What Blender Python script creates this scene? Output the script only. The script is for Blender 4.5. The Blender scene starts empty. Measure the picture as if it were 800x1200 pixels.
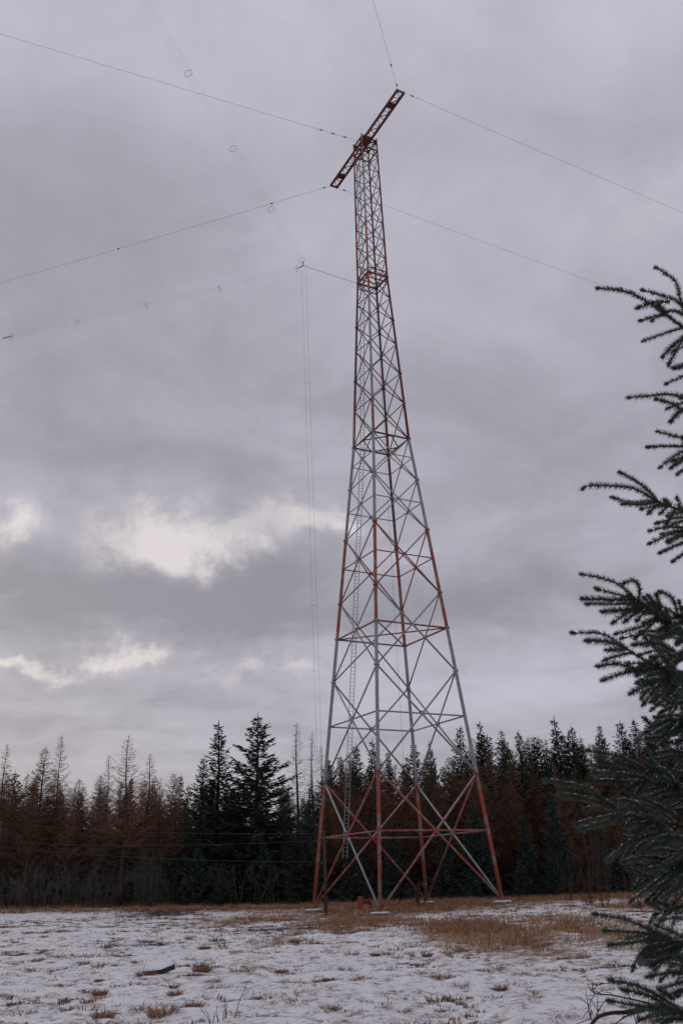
import bpy, math, random
import numpy as np
from mathutils import Vector, Matrix, noise as mnoise

random.seed(7); rng = np.random.default_rng(7)
SC = bpy.context.scene
COL = SC.collection
R = math.radians
EYE = 1.7                                   # camera height above the field

# ------------------------------------------------------------------ camera
FPX, PITCH, ROLL = 1091.16, 0.382575, -0.034497     # focal length in pixels of the 800x1200 photograph
_fw = np.array([0, math.cos(PITCH), math.sin(PITCH)])
_up0 = np.array([0, -math.sin(PITCH), math.cos(PITCH)])
_rt0 = np.array([1.0, 0, 0])
_rt = math.cos(ROLL) * _rt0 + math.sin(ROLL) * _up0
_up = -math.sin(ROLL) * _rt0 + math.cos(ROLL) * _up0
camd = bpy.data.cameras.new('camera')
camd.sensor_fit = 'VERTICAL'; camd.sensor_height = 23.6; camd.sensor_width = 15.7
camd.lens = FPX / 1200 * 23.6
camd.clip_start = 0.05; camd.clip_end = 6000
camd.dof.use_dof = True; camd.dof.focus_distance = 85; camd.dof.aperture_fstop = 11
cam = bpy.data.objects.new('camera', camd); COL.objects.link(cam)
m = Matrix.Identity(4)
for i in range(3):
    m[i][0] = _rt[i]; m[i][1] = _up[i]; m[i][2] = -_fw[i]
m[2][3] = EYE
cam.matrix_world = m
SC.camera = cam
SC.render.resolution_x = 682; SC.render.resolution_y = 1024

def ray(u, v):
    return _fw + _rt * (u - 400) / FPX + _up * (600 - v) / FPX
def at_y(u, v, Y):                           # point on the pixel's ray at distance Y in front
    d = ray(u, v); k = Y / d[1]
    return np.array([d[0] * k, Y, d[2] * k + EYE])
def at_z(u, v, z):                           # point on the pixel's ray at height z
    d = ray(u, v); k = (z - EYE) / d[2]
    return np.array([d[0] * k, d[1] * k, z])
def at_d(u, v, dep):                         # point on the pixel's ray at optical depth
    p = ray(u, v) * dep
    return np.array([p[0], p[1], p[2] + EYE])

# ------------------------------------------------------------------ world: heavy winter overcast
SUN_AZ, SUN_EL = R(-22), R(13)
W = bpy.data.worlds.new('World'); SC.world = W; W.use_nodes = True
nt = W.node_tree; nt.nodes.clear()
def N(t, **kw):
    n = nt.nodes.new(t)
    for k, v in kw.items(): setattr(n, k, v)
    return n
def sset(sock, v):
    if hasattr(v, 'is_linked') or isinstance(v, bpy.types.NodeSocket): nt.links.new(v, sock)
    else: sock.default_value = v
def M(op, a, b=None, c=None, clamp=False):
    n = N('ShaderNodeMath', operation=op); n.use_clamp = clamp
    sset(n.inputs[0], a)
    if b is not None: sset(n.inputs[1], b)
    if c is not None: sset(n.inputs[2], c)
    return n.outputs[0]
def mixc(f, a, b):
    n = N('ShaderNodeMix', data_type='RGBA'); n.clamp_factor = False
    sset(n.inputs[0], f); sset(n.inputs[6], a); sset(n.inputs[7], b)
    return n.outputs[2]
def smooth(v, a, b):
    n = N('ShaderNodeMapRange', interpolation_type='SMOOTHSTEP')
    sset(n.inputs[0], v); n.inputs[1].default_value = a; n.inputs[2].default_value = b
    return n.outputs[0]
tc = N('ShaderNodeTexCoord')
sep = N('ShaderNodeSeparateXYZ'); nt.links.new(tc.outputs['Generated'], sep.inputs[0])
dx, dy, dz = sep.outputs
zc = M('ADD', M('MAXIMUM', dz, 0.0), 0.10)
pl = N('ShaderNodeCombineXYZ')              # flat cloud layer overhead
sset(pl.inputs[0], M('DIVIDE', dx, zc)); sset(pl.inputs[1], M('DIVIDE', dy, zc))
def noise(vec, scale, detail=4, rough=.5, dist=0.0, off=(0, 0, 0)):
    mp = N('ShaderNodeMapping'); nt.links.new(vec, mp.inputs[0]); mp.inputs[1].default_value = off
    n = N('ShaderNodeTexNoise'); nt.links.new(mp.outputs[0], n.inputs['Vector'])
    n.inputs['Scale'].default_value = scale; n.inputs['Detail'].default_value = detail
    n.inputs['Roughness'].default_value = rough; n.inputs['Distortion'].default_value = dist
    return n
n_big = noise(pl.outputs[0], 0.9, 3, .5, .3, (3.1, 1.7, 0))
n_mid = noise(pl.outputs[0], 2.8, 7, .58, .5, (7.3, 2.2, 0))
n_dir = noise(tc.outputs['Generated'], 9.0, 5, .6, .3, (1.3, 0, 0))
n_fine = noise(tc.outputs['Generated'], 28.0, 4, .6, .2, (4.3, 0, 0))
az = M('ARCTAN2', dx, dy); el = M('ARCSINE', dz)
sw = N('ShaderNodeSeparateColor'); nt.links.new(n_dir.outputs['Color'], sw.inputs[0])
sf = N('ShaderNodeSeparateColor'); nt.links.new(n_fine.outputs['Color'], sf.inputs[0])
def warp(c, k, a1, a2): return M('ADD', c, M('ADD', M('MULTIPLY', M('SUBTRACT', sw.outputs[k], .5), a1), M('MULTIPLY', M('SUBTRACT', sf.outputs[k], .5), a2)))
azw = warp(az, 0, .20, .08); elw = warp(el, 1, .095, .045)
def blob(u, v, ru, rv, amp, p=1.0):
    d = ray(u, v); d = d / np.linalg.norm(d)
    a0, e0 = math.atan2(d[0], d[1]), math.asin(d[2])
    sx, sy = ru / 1050 / max(.5, math.cos(e0)), rv / 1150
    qx = M('DIVIDE', M('SUBTRACT', azw, a0), sx); qy = M('DIVIDE', M('SUBTRACT', elw, e0), sy)
    r2 = M('ADD', M('MULTIPLY', qx, qx), M('MULTIPLY', qy, qy))
    return M('MULTIPLY', M('EXPONENT', M('MULTIPLY', r2, -1.0)), amp)
def blobs(lst):
    o = None
    for b in lst:
        k = blob(*b); o = k if o is None else M('ADD', o, k)
    return o
# breaks in the cloud deck low in the sky, and the heavier banks between them
gaps = blobs([(195, 632, 72, 30, .95), (268, 640, 46, 22, .60), (340, 606, 60, 16, .58), (3, 608, 34, 22, .80),
              (14, 782, 55, 10, .80), (136, 768, 36, 16, .80), (330, 788, 50, 14, .50), (215, 764, 26, 16, .25),
              (200, 858, 40, 9, .22), (405, 608, 32, 14, .5), (560, 610, 60, 24, .16), (735, 250, 60, 34, .22)])
glow = blobs([(210, 620, 170, 60, .55), (30, 610, 110, 55, .45), (120, 775, 230, 36, .28), (340, 780, 150, 36, .25), (560, 625, 150, 60, .55),
              (620, 810, 260, 50, .75), (745, 245, 130, 60, .75), (340, 590, 130, 40, .35), (540, 30, 400, 120, .55), (240, 110, 120, 60, .30), (650, 380, 150, 60, .25), (480, 170, 60, 60, -.25)])
banks = blobs([(80, 700, 170, 52, 1.0), (310, 712, 150, 52, 1.05), (110, 545, 150, 40, .55), (430, 840, 260, 26, .3), (340, 655, 70, 22, .45),
               (640, 705, 170, 60, .75), (330, 400, 330, 120, .40), (690, 165, 120, 55, .65), (90, 832, 190, 24, .5), (700, 540, 160, 50, .35), (100, 180, 120, 90, .4), (330, 180, 150, 60, .3)])
base_t = M('ADD', M('MULTIPLY', n_big.outputs[0], .5), M('MULTIPLY', n_mid.outputs[0], .5))
lum = smooth(base_t, .36, .64)
hi = smooth(dz, .40, .95)                    # the deck is thinner and paler overhead
lum = M('ADD', M('ADD', M('MULTIPLY', lum, .62), M('MULTIPLY', hi, .40)), M('MULTIPLY', glow, .38))
lum = M('SUBTRACT', lum, M('MULTIPLY', banks, .36))
lum = M('ADD', lum, M('MULTIPLY', M('SUBTRACT', sf.outputs[2], .5), .22))
lum = M('MAXIMUM', M('MINIMUM', lum, 1.15), -.25)
K = 10.0
def c4(r, g, b): return (r * K, g * K, b * K, 1)
cloud = mixc(lum, c4(.340, .333, .388), c4(.545, .532, .615))
gapf = M('MULTIPLY', gaps, M('ADD', .70, M('MULTIPLY', n_mid.outputs[0], .6)))
gapf = M('MULTIPLY', smooth(gapf, .0, .95), .82)
cloud = mixc(gapf, cloud, c4(.80, .735, .73))
hz = smooth(dz, .20, .02)
cloud = mixc(M('MULTIPLY', hz, .45), cloud, c4(.47, .45, .49))
sky = N('ShaderNodeTexSky', sky_type='NISHITA'); sky.sun_disc = False
sky.sun_elevation = SUN_EL; sky.sun_rotation = SUN_AZ
allc = mixc(.98, sky.outputs[0], cloud)
bg = N('ShaderNodeBackground'); bg.inputs['Strength'].default_value = 0.1
nt.links.new(allc, bg.inputs['Color'])
wo = N('ShaderNodeOutputWorld'); nt.links.new(bg.outputs[0], wo.inputs['Surface'])

sun = bpy.data.lights.new('sun', 'SUN'); sun.energy = 0.5; sun.angle = R(28); sun.color = (1, .93, .86)
so = bpy.data.objects.new('sun', sun); COL.objects.link(so)
sd = Vector((math.sin(SUN_AZ) * math.cos(SUN_EL), math.cos(SUN_AZ) * math.cos(SUN_EL), math.sin(SUN_EL)))
so.rotation_euler = sd.to_track_quat('Z', 'Y').to_euler()
so.location = sd * 300
vs = SC.view_settings
vs.view_transform = 'Standard'; vs.look = 'None'; vs.exposure = 0.0; vs.gamma = 1; vs.use_curve_mapping = False

# ------------------------------------------------------------------ helpers
def link(name, me, mat=None, parent=None):
    o = bpy.data.objects.new(name, me); COL.objects.link(o)
    if mat is not None and me is not None:
        for mm in (mat if isinstance(mat, (list, tuple)) else [mat]): me.materials.append(mm)
    if parent is not None: o.parent = parent
    return o
def np_mesh(name, V, F, smooth=False, mi=None):
    V = np.asarray(V, np.float32); F = np.asarray(F, np.int32)
    me = bpy.data.meshes.new(name); k = F.shape[1]
    me.vertices.add(len(V)); me.vertices.foreach_set('co', V.ravel())
    me.loops.add(F.size); me.loops.foreach_set('vertex_index', F.ravel())
    me.polygons.add(len(F)); me.polygons.foreach_set('loop_start', np.arange(0, F.size, k, dtype=np.int32))
    me.polygons.foreach_set('loop_total', np.full(len(F), k, np.int32))
    if smooth: me.polygons.foreach_set('use_smooth', np.ones(len(F), bool))
    if mi is not None: me.polygons.foreach_set('material_index', np.asarray(mi, np.int32))
    me.update(calc_edges=True); me.validate()
    return me
def tag(o, label=None, cat=None, group=None, kind=None):
    if label: o['label'] = label
    if cat: o['category'] = cat
    if group: o['group'] = group
    if kind: o['kind'] = kind
    return o
def empty(name, loc=(0, 0, 0), rz=0):
    o = bpy.data.objects.new(name, None); COL.objects.link(o)
    o.location = loc; o.rotation_euler = (0, 0, rz); o.empty_display_size = .3
    return o
def copy_tree(o, parent=None):
    c = o.copy(); COL.objects.link(c); c.parent = parent
    for ch in list(o.children): copy_tree(ch, c)
    return c
def frame(d):
    d = np.asarray(d, float); d = d / (np.linalg.norm(d) + 1e-12)
    a = np.array([0, 0, 1.0]) if abs(d[2]) < .9 else np.array([1.0, 0, 0])
    u = np.cross(a, d); u /= np.linalg.norm(u)
    return d, u, np.cross(d, u)
class MB:
    """collects quads and triangles, builds ONE mesh"""
    def __init__(s): s.v = []; s.f = []; s.mi = []; s.n = 0
    def add(s, V, F, mi=0):
        for p in V: s.v.append(tuple(map(float, p)))
        for f in F: s.f.append(tuple(int(i) + s.n for i in f)); s.mi.append(mi)
        s.n += len(V)
    def tube(s, pts, rad, k=6, mi=0, cap=True, mis=None):
        pts = [np.asarray(p, float) for p in pts]
        n = len(pts); rad = rad if isinstance(rad, (list, tuple, np.ndarray)) else [rad] * n
        V = []; F = []; uu = None
        for i in range(n):
            t = pts[min(i + 1, n - 1)] - pts[max(i - 1, 0)]
            d, u, w = frame(t)
            if uu is not None:
                u = uu - d * (uu @ d); u /= np.linalg.norm(u) + 1e-12; w = np.cross(d, u)
            uu = u
            for j in range(k):
                a = 2 * math.pi * j / k
                V.append(pts[i] + rad[i] * (math.cos(a) * u + math.sin(a) * w))
        b = s.n
        for p in V: s.v.append(tuple(map(float, p)))
        for i in range(n - 1):
            for j in range(k):
                j2 = (j + 1) % k
                s.f.append((b + i * k + j, b + i * k + j2, b + (i + 1) * k + j2, b + (i + 1) * k + j))
                s.mi.append(mis[i] if mis else mi)
        if cap:
            s.f.append(tuple(b + j for j in range(k - 1, -1, -1))); s.mi.append(mis[0] if mis else mi)
            s.f.append(tuple(b + (n - 1) * k + j for j in range(k))); s.mi.append(mis[-1] if mis else mi)
        s.n += len(V)
    def box(s, c, sx, sy, sz, rot=None, mi=0):
        V = np.array([(x, y, z) for z in (-.5, .5) for y in (-.5, .5) for x in (-.5, .5)]) * (sx, sy, sz)
        if rot is not None: V = V @ np.asarray(rot).T
        s.add(V + np.asarray(c), [(0, 2, 3, 1), (4, 5, 7, 6), (0, 1, 5, 4), (2, 6, 7, 3), (0, 4, 6, 2), (1, 3, 7, 5)], mi)
    def beam(s, a, b, w, h, mi=0):
        a = np.asarray(a, float); b = np.asarray(b, float)
        d, u, v = frame(b - a)
        s.box((a + b) / 2, np.linalg.norm(b - a), w, h, np.stack([d, u, v], 1), mi)
    def lathe(s, prof, k=16, c=(0, 0, 0), mi=0):
        V = []; F = []
        for r, z in prof:
            for j in range(k):
                a = 2 * math.pi * j / k; V.append((c[0] + r * math.cos(a), c[1] + r * math.sin(a), c[2] + z))
        n = len(prof)
        for i in range(n - 1):
            for j in range(k):
                F.append((i * k + j, i * k + (j + 1) % k, (i + 1) * k + (j + 1) % k, (i + 1) * k + j))
        F.append(tuple(range(k - 1, -1, -1))); F.append(tuple((n - 1) * k + j for j in range(k)))
        s.add(V, F, mi)
    def mesh(s, name, smooth=False):
        me = bpy.data.meshes.new(name); me.from_pydata(s.v, [], s.f)
        me.polygons.foreach_set('material_index', s.mi)
        if smooth: me.polygons.foreach_set('use_smooth', [True] * len(s.f))
        me.update(); return me
    def build(s, name, mat, parent=None, smooth=False):
        return link(name, s.mesh(name, smooth), mat, parent)

# ------------------------------------------------------------------ materials
MAT = {}
def mat(name, col, rough=.8, spec=.3, var=None, vscale=4.0, bump=0.0, bscale=30.0, metal=0.0, frost=0.0, frost_col=(.62, .63, .68), coords='Object', thr=(.42, .6), detail=6, instvar=0.0, frost_thr=(.25, .7), transl=None):
    mt = bpy.data.materials.new(name); mt.use_nodes = True
    t = mt.node_tree; t.nodes.clear(); L = t.links.new
    out = t.nodes.new('ShaderNodeOutputMaterial'); p = t.nodes.new('ShaderNodeBsdfPrincipled')
    L(p.outputs[0], out.inputs[0])
    p.inputs['Roughness'].default_value = rough; p.inputs['Specular IOR Level'].default_value = spec
    p.inputs['Metallic'].default_value = metal
    tcn = t.nodes.new('ShaderNodeTexCoord')
    csock = None
    rgb = t.nodes.new('ShaderNodeRGB'); rgb.outputs[0].default_value = (*col, 1); csock = rgb.outputs[0]
    if var:
        nz = t.nodes.new('ShaderNodeTexNoise'); nz.inputs['Scale'].default_value = vscale; nz.inputs['Detail'].default_value = detail
        nz.inputs['Roughness'].default_value = .62
        L(tcn.outputs[coords], nz.inputs['Vector'])
        mr = t.nodes.new('ShaderNodeMapRange'); mr.inputs[1].default_value = thr[0]; mr.inputs[2].default_value = thr[1]
        L(nz.outputs[0], mr.inputs[0])
        mx = t.nodes.new('ShaderNodeMix'); mx.data_type = 'RGBA'
        L(mr.outputs[0], mx.inputs[0]); L(csock, mx.inputs[6]); mx.inputs[7].default_value = (*var, 1)
        csock = mx.outputs[2]
    if instvar:
        oi = t.nodes.new('ShaderNodeObjectInfo')
        hs = t.nodes.new('ShaderNodeHueSaturation')
        mr2 = t.nodes.new('ShaderNodeMapRange'); mr2.inputs[3].default_value = 1 - instvar; mr2.inputs[4].default_value = 1 + instvar
        L(oi.outputs['Random'], mr2.inputs[0]); L(mr2.outputs[0], hs.inputs['Value']); L(csock, hs.inputs['Color'])
        csock = hs.outputs[0]
    if frost:
        ge = t.nodes.new('ShaderNodeNewGeometry'); sp = t.nodes.new('ShaderNodeSeparateXYZ'); L(ge.outputs['Normal'], sp.inputs[0])
        mr3 = t.nodes.new('ShaderNodeMapRange'); mr3.inputs[1].default_value = frost_thr[0]; mr3.inputs[2].default_value = frost_thr[1]
        mr3.inputs[4].default_value = frost; L(sp.outputs[2], mr3.inputs[0])
        nf = t.nodes.new('ShaderNodeTexNoise'); nf.inputs['Scale'].default_value = 3.0; nf.inputs['Detail'].default_value = 5
        L(tcn.outputs['Object'], nf.inputs['Vector'])
        mr4 = t.nodes.new('ShaderNodeMapRange'); mr4.inputs[1].default_value = .35; mr4.inputs[2].default_value = .6; L(nf.outputs[0], mr4.inputs[0])
        mu = t.nodes.new('ShaderNodeMath'); mu.operation = 'MULTIPLY'; L(mr3.outputs[0], mu.inputs[0]); L(mr4.outputs[0], mu.inputs[1])
        mx2 = t.nodes.new('ShaderNodeMix'); mx2.data_type = 'RGBA'
        L(mu.outputs[0], mx2.inputs[0]); L(csock, mx2.inputs[6]); mx2.inputs[7].default_value = (*frost_col, 1)
        csock = mx2.outputs[2]
    L(csock, p.inputs['Base Color'])
    if bump:
        nb = t.nodes.new('ShaderNodeTexNoise'); nb.inputs['Scale'].default_value = bscale; nb.inputs['Detail'].default_value = 5
        L(tcn.outputs['Object'], nb.inputs['Vector'])
        bp = t.nodes.new('ShaderNodeBump'); bp.inputs['Strength'].default_value = bump; bp.inputs['Distance'].default_value = .05
        L(nb.outputs[0], bp.inputs['Height']); L(bp.outputs[0], p.inputs['Normal'])
    MAT[name] = mt
    return mt
GALV = (.31, .315, .325); RED = (.29, .068, .040)
mat('red_paint', RED, .65, .35, var=(.23, .18, .17), vscale=1.2, thr=(.48, .60), detail=10, frost=.75, frost_thr=(.45, .75), frost_col=(.42, .43, .46))
mat('dark_red_paint', (.16, .035, .028), .7, .3, var=(.10, .07, .065), vscale=2.0, thr=(.45, .7))
mat('galvanised_steel', GALV, .55, .4, var=(.19, .18, .178), vscale=2.2, thr=(.45, .70), detail=9, metal=.25, frost=.2)
mat('weathered_steel', (.10, .085, .08), .6, .35, var=(.17, .045, .03), vscale=.9, thr=(.42, .58), metal=.1)
mat('concrete', (.24, .225, .20), .9, .2, var=(.12, .11, .095), vscale=4, frost=.6, frost_col=(.6, .6, .64), bump=.5)
mat('snow', (.86, .86, .89), .7, .25, bump=.5, bscale=40)
mat('wire', (.045, .045, .05), .5, .4)
mat('insulator', (.05, .03, .025), .3, .5)
mat('pole_wood', (.085, .062, .042), .9, .2, var=(.05, .04, .03), vscale=9)
mat('spruce_dark', (.040, .062, .046), .75, .25, var=(.020, .034, .024), vscale=1.2, instvar=.25)
mat('spruce_snowy', (.034, .056, .046), .75, .25, var=(.02, .036, .028), vscale=1.2, instvar=.2, frost=.5, frost_col=(.30, .32, .36), frost_thr=(.3, .95))
mat('larch_russet', (.215, .120, .074), .9, .1, var=(.11, .066, .045), vscale=.5, instvar=.25)
mat('larch_bare', (.085, .065, .055), .9, .1, var=(.05, .04, .034), vscale=.7, instvar=.2)
mat('dead_twig', (.12, .11, .096), .9, .1, var=(.06, .052, .045), vscale=1.0, instvar=.2)
mat('bark', (.09, .072, .058), .95, .1, var=(.05, .04, .033), vscale=5)
mat('shrub_twig', (.10, .062, .045), .9, .1, var=(.06, .045, .036), vscale=2)
mat('broom_green', (.075, .098, .072), .8, .2, var=(.045, .06, .045), vscale=2)
mat('needle', (.098, .135, .102), .5, .45, var=(.055, .082, .062), vscale=9, instvar=.15)
mat('shoot_bark', (.13, .062, .034), .9, .15, var=(.07, .04, .028), vscale=30)
mat('bud', (.05, .033, .022), .8, .2)
mat('dead_red_twig', (.085, .028, .026), .8, .25, var=(.045, .022, .022), vscale=12)
mat('cable', (.035, .022, .02), .6, .3)

# grass blades: straw colours differ from tuft to tuft
def grass_mat(name, ramp):
    mt = bpy.data.materials.new(name); mt.use_nodes = True
    t = mt.node_tree; p = t.nodes['Principled BSDF']; p.inputs['Roughness'].default_value = .9; p.inputs['Specular IOR Level'].default_value = .1
    at = t.nodes.new('ShaderNodeAttribute'); at.attribute_name = 'tone'
    cr = t.nodes.new('ShaderNodeValToRGB'); cr.color_ramp.elements[0].color = (*ramp[0], 1); cr.color_ramp.elements[1].color = (*ramp[-1], 1)
    for i, c in enumerate(ramp[1:-1]):
        e = cr.color_ramp.elements.new((i + 1) / (len(ramp) - 1)); e.color = (*c, 1)
    t.links.new(at.outputs['Fac'], cr.inputs[0]); t.links.new(cr.outputs[0], p.inputs['Base Color'])
    MAT[name] = mt
grass_mat('straw_grass', [(.12, .058, .034), (.27, .140, .076), (.41, .238, .138), (.50, .34, .22)])
grass_mat('heather_stems', [(.035, .022, .02), (.06, .034, .028), (.10, .055, .04)])

# ------------------------------------------------------------------ ground
CTRL = np.array([(0, 0, 0), (0, 18, 0), (-12, 28, .02), (12, 24, .0), (-20, 60, .15), (-2, 50, -.10), (18, 50, 0.0), (30, 70, -.02),
                 (2.3, 72.8, -.36), (-3.3, 82.2, -.20), (11.3, 77.8, .02), (6.3, 87.3, .02),
                 (-36, 102, .78), (-16, 102, .50), (-3, 102, .36), (8, 100, .26), (27, 98, .0),
                 (-60, 190, 1.2), (0, 190, .9), (60, 190, .8), (-60, -60, 0), (60, -60, 0), (-70, 60, .5), (70, 60, 0)], float)
def _tps():
    P = CTRL[:, :2] / 100; n = len(P)
    r = np.linalg.norm(P[:, None] - P[None], axis=-1)
    Kk = np.where(r > 0, r * r * np.log(r + 1e-9), 0) + np.eye(n) * 1e-4
    A = np.zeros((n + 3, n + 3)); A[:n, :n] = Kk; A[:n, n] = 1; A[:n, n + 1:] = P; A[n, :n] = 1; A[n + 1:, :n] = P.T
    b = np.zeros(n + 3); b[:n] = CTRL[:, 2]
    return P, np.linalg.solve(A, b)
_P, _w = _tps()
def gz_np(x, y):
    x = np.asarray(x, float); y = np.asarray(y, float)
    rr = np.sqrt(x * x + y * y) + 1e-9; k = np.minimum(1, 200 / rr)
    X = x * k / 100; Y = y * k / 100
    d = np.sqrt((X[..., None] - _P[:, 0]) ** 2 + (Y[..., None] - _P[:, 1]) ** 2)
    z = (np.where(d > 0, d * d * np.log(d + 1e-9), 0) * _w[:len(_P)]).sum(-1) + _w[-3] + _w[-2] * X + _w[-1] * Y
    return z
def gz(x, y): return float(gz_np(np.array([x]), np.array([y]))[0])
def ground_at(u, v):                         # where a pixel's ray first meets the field
    d = ray(u, v); k = np.geomspace(6, 118, 900) / d[1]
    h = EYE + d[2] * k - gz_np(d[0] * k, d[1] * k)
    i = int(np.argmax(h < 0)) if (h < 0).any() else len(k) - 1
    return np.array([d[0] * k[i], d[1] * k[i], gz(d[0] * k[i], d[1] * k[i])])

# where the grass stands through the snow: patches given on the ground
def patch(u, v, ru, rv, amp, ground=True):
    c = ground_at(u, v); sc = FPX / (c[1] * .93)
    far = ground_at(u, v - rv); near = ground_at(u, v + rv)
    return (c[0], c[1], ru / sc, min(14.0, max(1.0, (far[1] - near[1]) / 2)), amp)
STRAW = [patch(560, 1092, 75, 17, .9), (5, 84, 12, 14, .8), (-4, 92, 30, 5, .75), (20, 88, 12, 9, .9), (24, 62, 9, 9, .95), patch(420, 1082, 70, 7, .6),
         patch(650, 1080, 70, 9, .5), patch(690, 1092, 50, 14, .75), patch(300, 1080, 60, 6, .45), (32, 97, 16, 8, .9), patch(330, 1105, 40, 6, .35),
         patch(470, 1072, 90, 4, .5), patch(250, 1140, 60, 8, .2), (-30, 99, 30, 3.5, .6), patch(720, 1108, 40, 10, .5)]
HEATH = [patch(195, 1071, 55, 6, .9), patch(330, 1090, 80, 5, .75), patch(170, 1108, 60, 4, .6), patch(30, 1068, 50, 2.5, .5), patch(400, 1093, 45, 4, .5), patch(135, 1115, 30, 3, .5), patch(450, 1086, 50, 4, .4)]
def cover(x, y, lst):
    o = np.zeros_like(x)
    for cx, cy, rx, ry, a in lst:
        o = np.maximum(o, a * np.exp(-(((x - cx) / rx) ** 2 + ((y - cy) / ry) ** 2) ** 1.3))
    return o
def nz(x, y, s, seed=0.0):
    return np.array([mnoise.noise((a * s, b * s, seed)) for a, b in zip(x, y)])

def make_ground():
    rings = np.concatenate([np.geomspace(.4, 9, 24)[:-1], np.geomspace(9, 120, 470)[:-1], np.geomspace(120, 3500, 36)])
    azs = np.concatenate([np.radians(np.linspace(-180, -32, 30))[:-1], np.radians(np.linspace(-32, 32, 300))[:-1], np.radians(np.linspace(32, 180, 30))[:-1]])
    rr, aa = np.meshgrid(rings, azs, indexing='ij')
    x = (rr * np.sin(aa)).ravel(); y = (rr * np.cos(aa)).ravel()
    z = gz_np(x, y)
    near = (np.hypot(x, y) < 125)
    b = np.zeros_like(x)
    xs, ys = x[near], y[near]
    n1 = nz(xs, ys, .35, 1.0); n2 = nz(xs, ys, 1.1, 5.0); n3 = nz(xs, ys, 2.6, 9.0)
    b[near] = .08 * n1 + .10 * np.maximum(n2, -.12) + .075 * np.maximum(n3, -.06)
    z = z + b * (1 - np.clip((np.hypot(x, y) - 90) / 30, 0, 1))
    nr, na = len(rings), len(azs)
    i = np.arange(nr - 1)[:, None] * na + np.arange(na)[None]
    j = np.arange(nr - 1)[:, None] * na + (np.arange(na)[None] + 1) % na
    F = np.stack([i, j, j + na, i + na], -1).reshape(-1, 4)[:, ::-1]
    V = np.stack([x, y, z], -1)
    V = np.vstack([V, [[0, 0, gz(0, 0)]]])
    me = np_mesh('ground', V, F, True)
    a = me.attributes.new('straw', 'FLOAT', 'POINT'); cv = np.append(cover(x, y, STRAW), 0)
    cv = np.where(np.append(y, 0) > 100, np.maximum(cv, .85), cv)
    a.data.foreach_set('value', cv.astype(np.float32))
    a = me.attributes.new('litter', 'FLOAT', 'POINT'); yy = np.append(y, 0); a.data.foreach_set('value', np.clip((yy - 98.5 + np.append(b, 0) * 14) / 4, 0, 1).astype(np.float32))
    a = me.attributes.new('heath', 'FLOAT', 'POINT'); a.data.foreach_set('value', np.append(cover(x, y, HEATH), 0).astype(np.float32))
    return me
def ground_mat():
    mt = bpy.data.materials.new('snowy_field'); mt.use_nodes = True
    t = mt.node_tree; t.nodes.clear(); L = t.links.new
    nd = t.nodes.new
    out = nd('ShaderNodeOutputMaterial'); p = nd('ShaderNodeBsdfPrincipled'); L(p.outputs[0], out.inputs[0])
    p.inputs['Roughness'].default_value = .85; p.inputs['Specular IOR Level'].default_value = .2
    tcn = nd('ShaderNodeTexCoord')
    def no(s, d, r, dist=0.0):
        n = nd('ShaderNodeTexNoise'); n.inputs['Scale'].default_value = s; n.inputs['Detail'].default_value = d; n.inputs['Roughness'].default_value = r
        n.inputs['Distortion'].default_value = dist
        L(tcn.outputs['Object'], n.inputs['Vector']); return n.outputs[0]
    def ma(op, a, b):
        n = nd('ShaderNodeMath'); n.operation = op
        for k, q in enumerate((a, b)):
            if isinstance(q, (int, float)): n.inputs[k].default_value = q
            else: L(q, n.inputs[k])
        return n.outputs[0]
    def mr(v, a, b):
        n = nd('ShaderNodeMapRange'); n.inputs[1].default_value = a; n.inputs[2].default_value = b; L(v, n.inputs[0]); return n.outputs[0]
    def mx(f, a, b):
        n = nd('ShaderNodeMix'); n.data_type = 'RGBA'
        for k, q in ((0, f), (6, a), (7, b)):
            if isinstance(q, tuple): n.inputs[k].default_value = (*q, 1)
            elif isinstance(q, float): n.inputs[k].default_value = q
            else: L(q, n.inputs[k])
        return n.outputs[2]
    at = nd('ShaderNodeAttribute'); at.attribute_name = 'straw'
    ah = nd('ShaderNodeAttribute'); ah.attribute_name = 'heath'
    big = no(.9, 5, .6); mid = no(4.0, 6, .65, .4); fine = no(16, 4, .7)
    f0 = ma('ADD', ma('MULTIPLY', big, .3), ma('ADD', ma('MULTIPLY', mid, .45), ma('MULTIPLY', fine, .25)))
    sg = mr(ma('ADD', f0, ma('MULTIPLY', at.outputs['Fac'], .21)), .505, .63)   # straw showing through
    straw = mx(mid, (.15, .088, .052), (.38, .24, .14))
    snow = mx(mr(fine, .35, .65), (.82, .825, .85), (.92, .92, .94))
    dirt = mr(ma('ADD', ma('MULTIPLY', no(5, 6, .72, .8), .7), ma('MULTIPLY', no(1.6, 3, .5), .3)), .53, .61)
    snow = mx(ma('MULTIPLY', dirt, .8), snow, (.19, .135, .10))
    c = mx(sg, snow, straw)
    hg = mr(ma('ADD', f0, ma('MULTIPLY', ah.outputs['Fac'], .2)), .57, .68)
    c = mx(hg, c, (.07, .043, .036))
    al = nd('ShaderNodeAttribute'); al.attribute_name = 'litter'
    c = mx(al.outputs['Fac'], c, mx(mid, (.03, .02, .014), (.075, .045, .03)))
    L(c, p.inputs['Base Color'])
    bp = nd('ShaderNodeBump'); bp.inputs['Strength'].default_value = .9; bp.inputs['Distance'].default_value = .08
    L(ma('ADD', mid, ma('MULTIPLY', fine, .5)), bp.inputs['Height']); L(bp.outputs[0], p.inputs['Normal'])
    return mt
g = link('ground', make_ground(), ground_mat()); tag(g, kind='structure')

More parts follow.
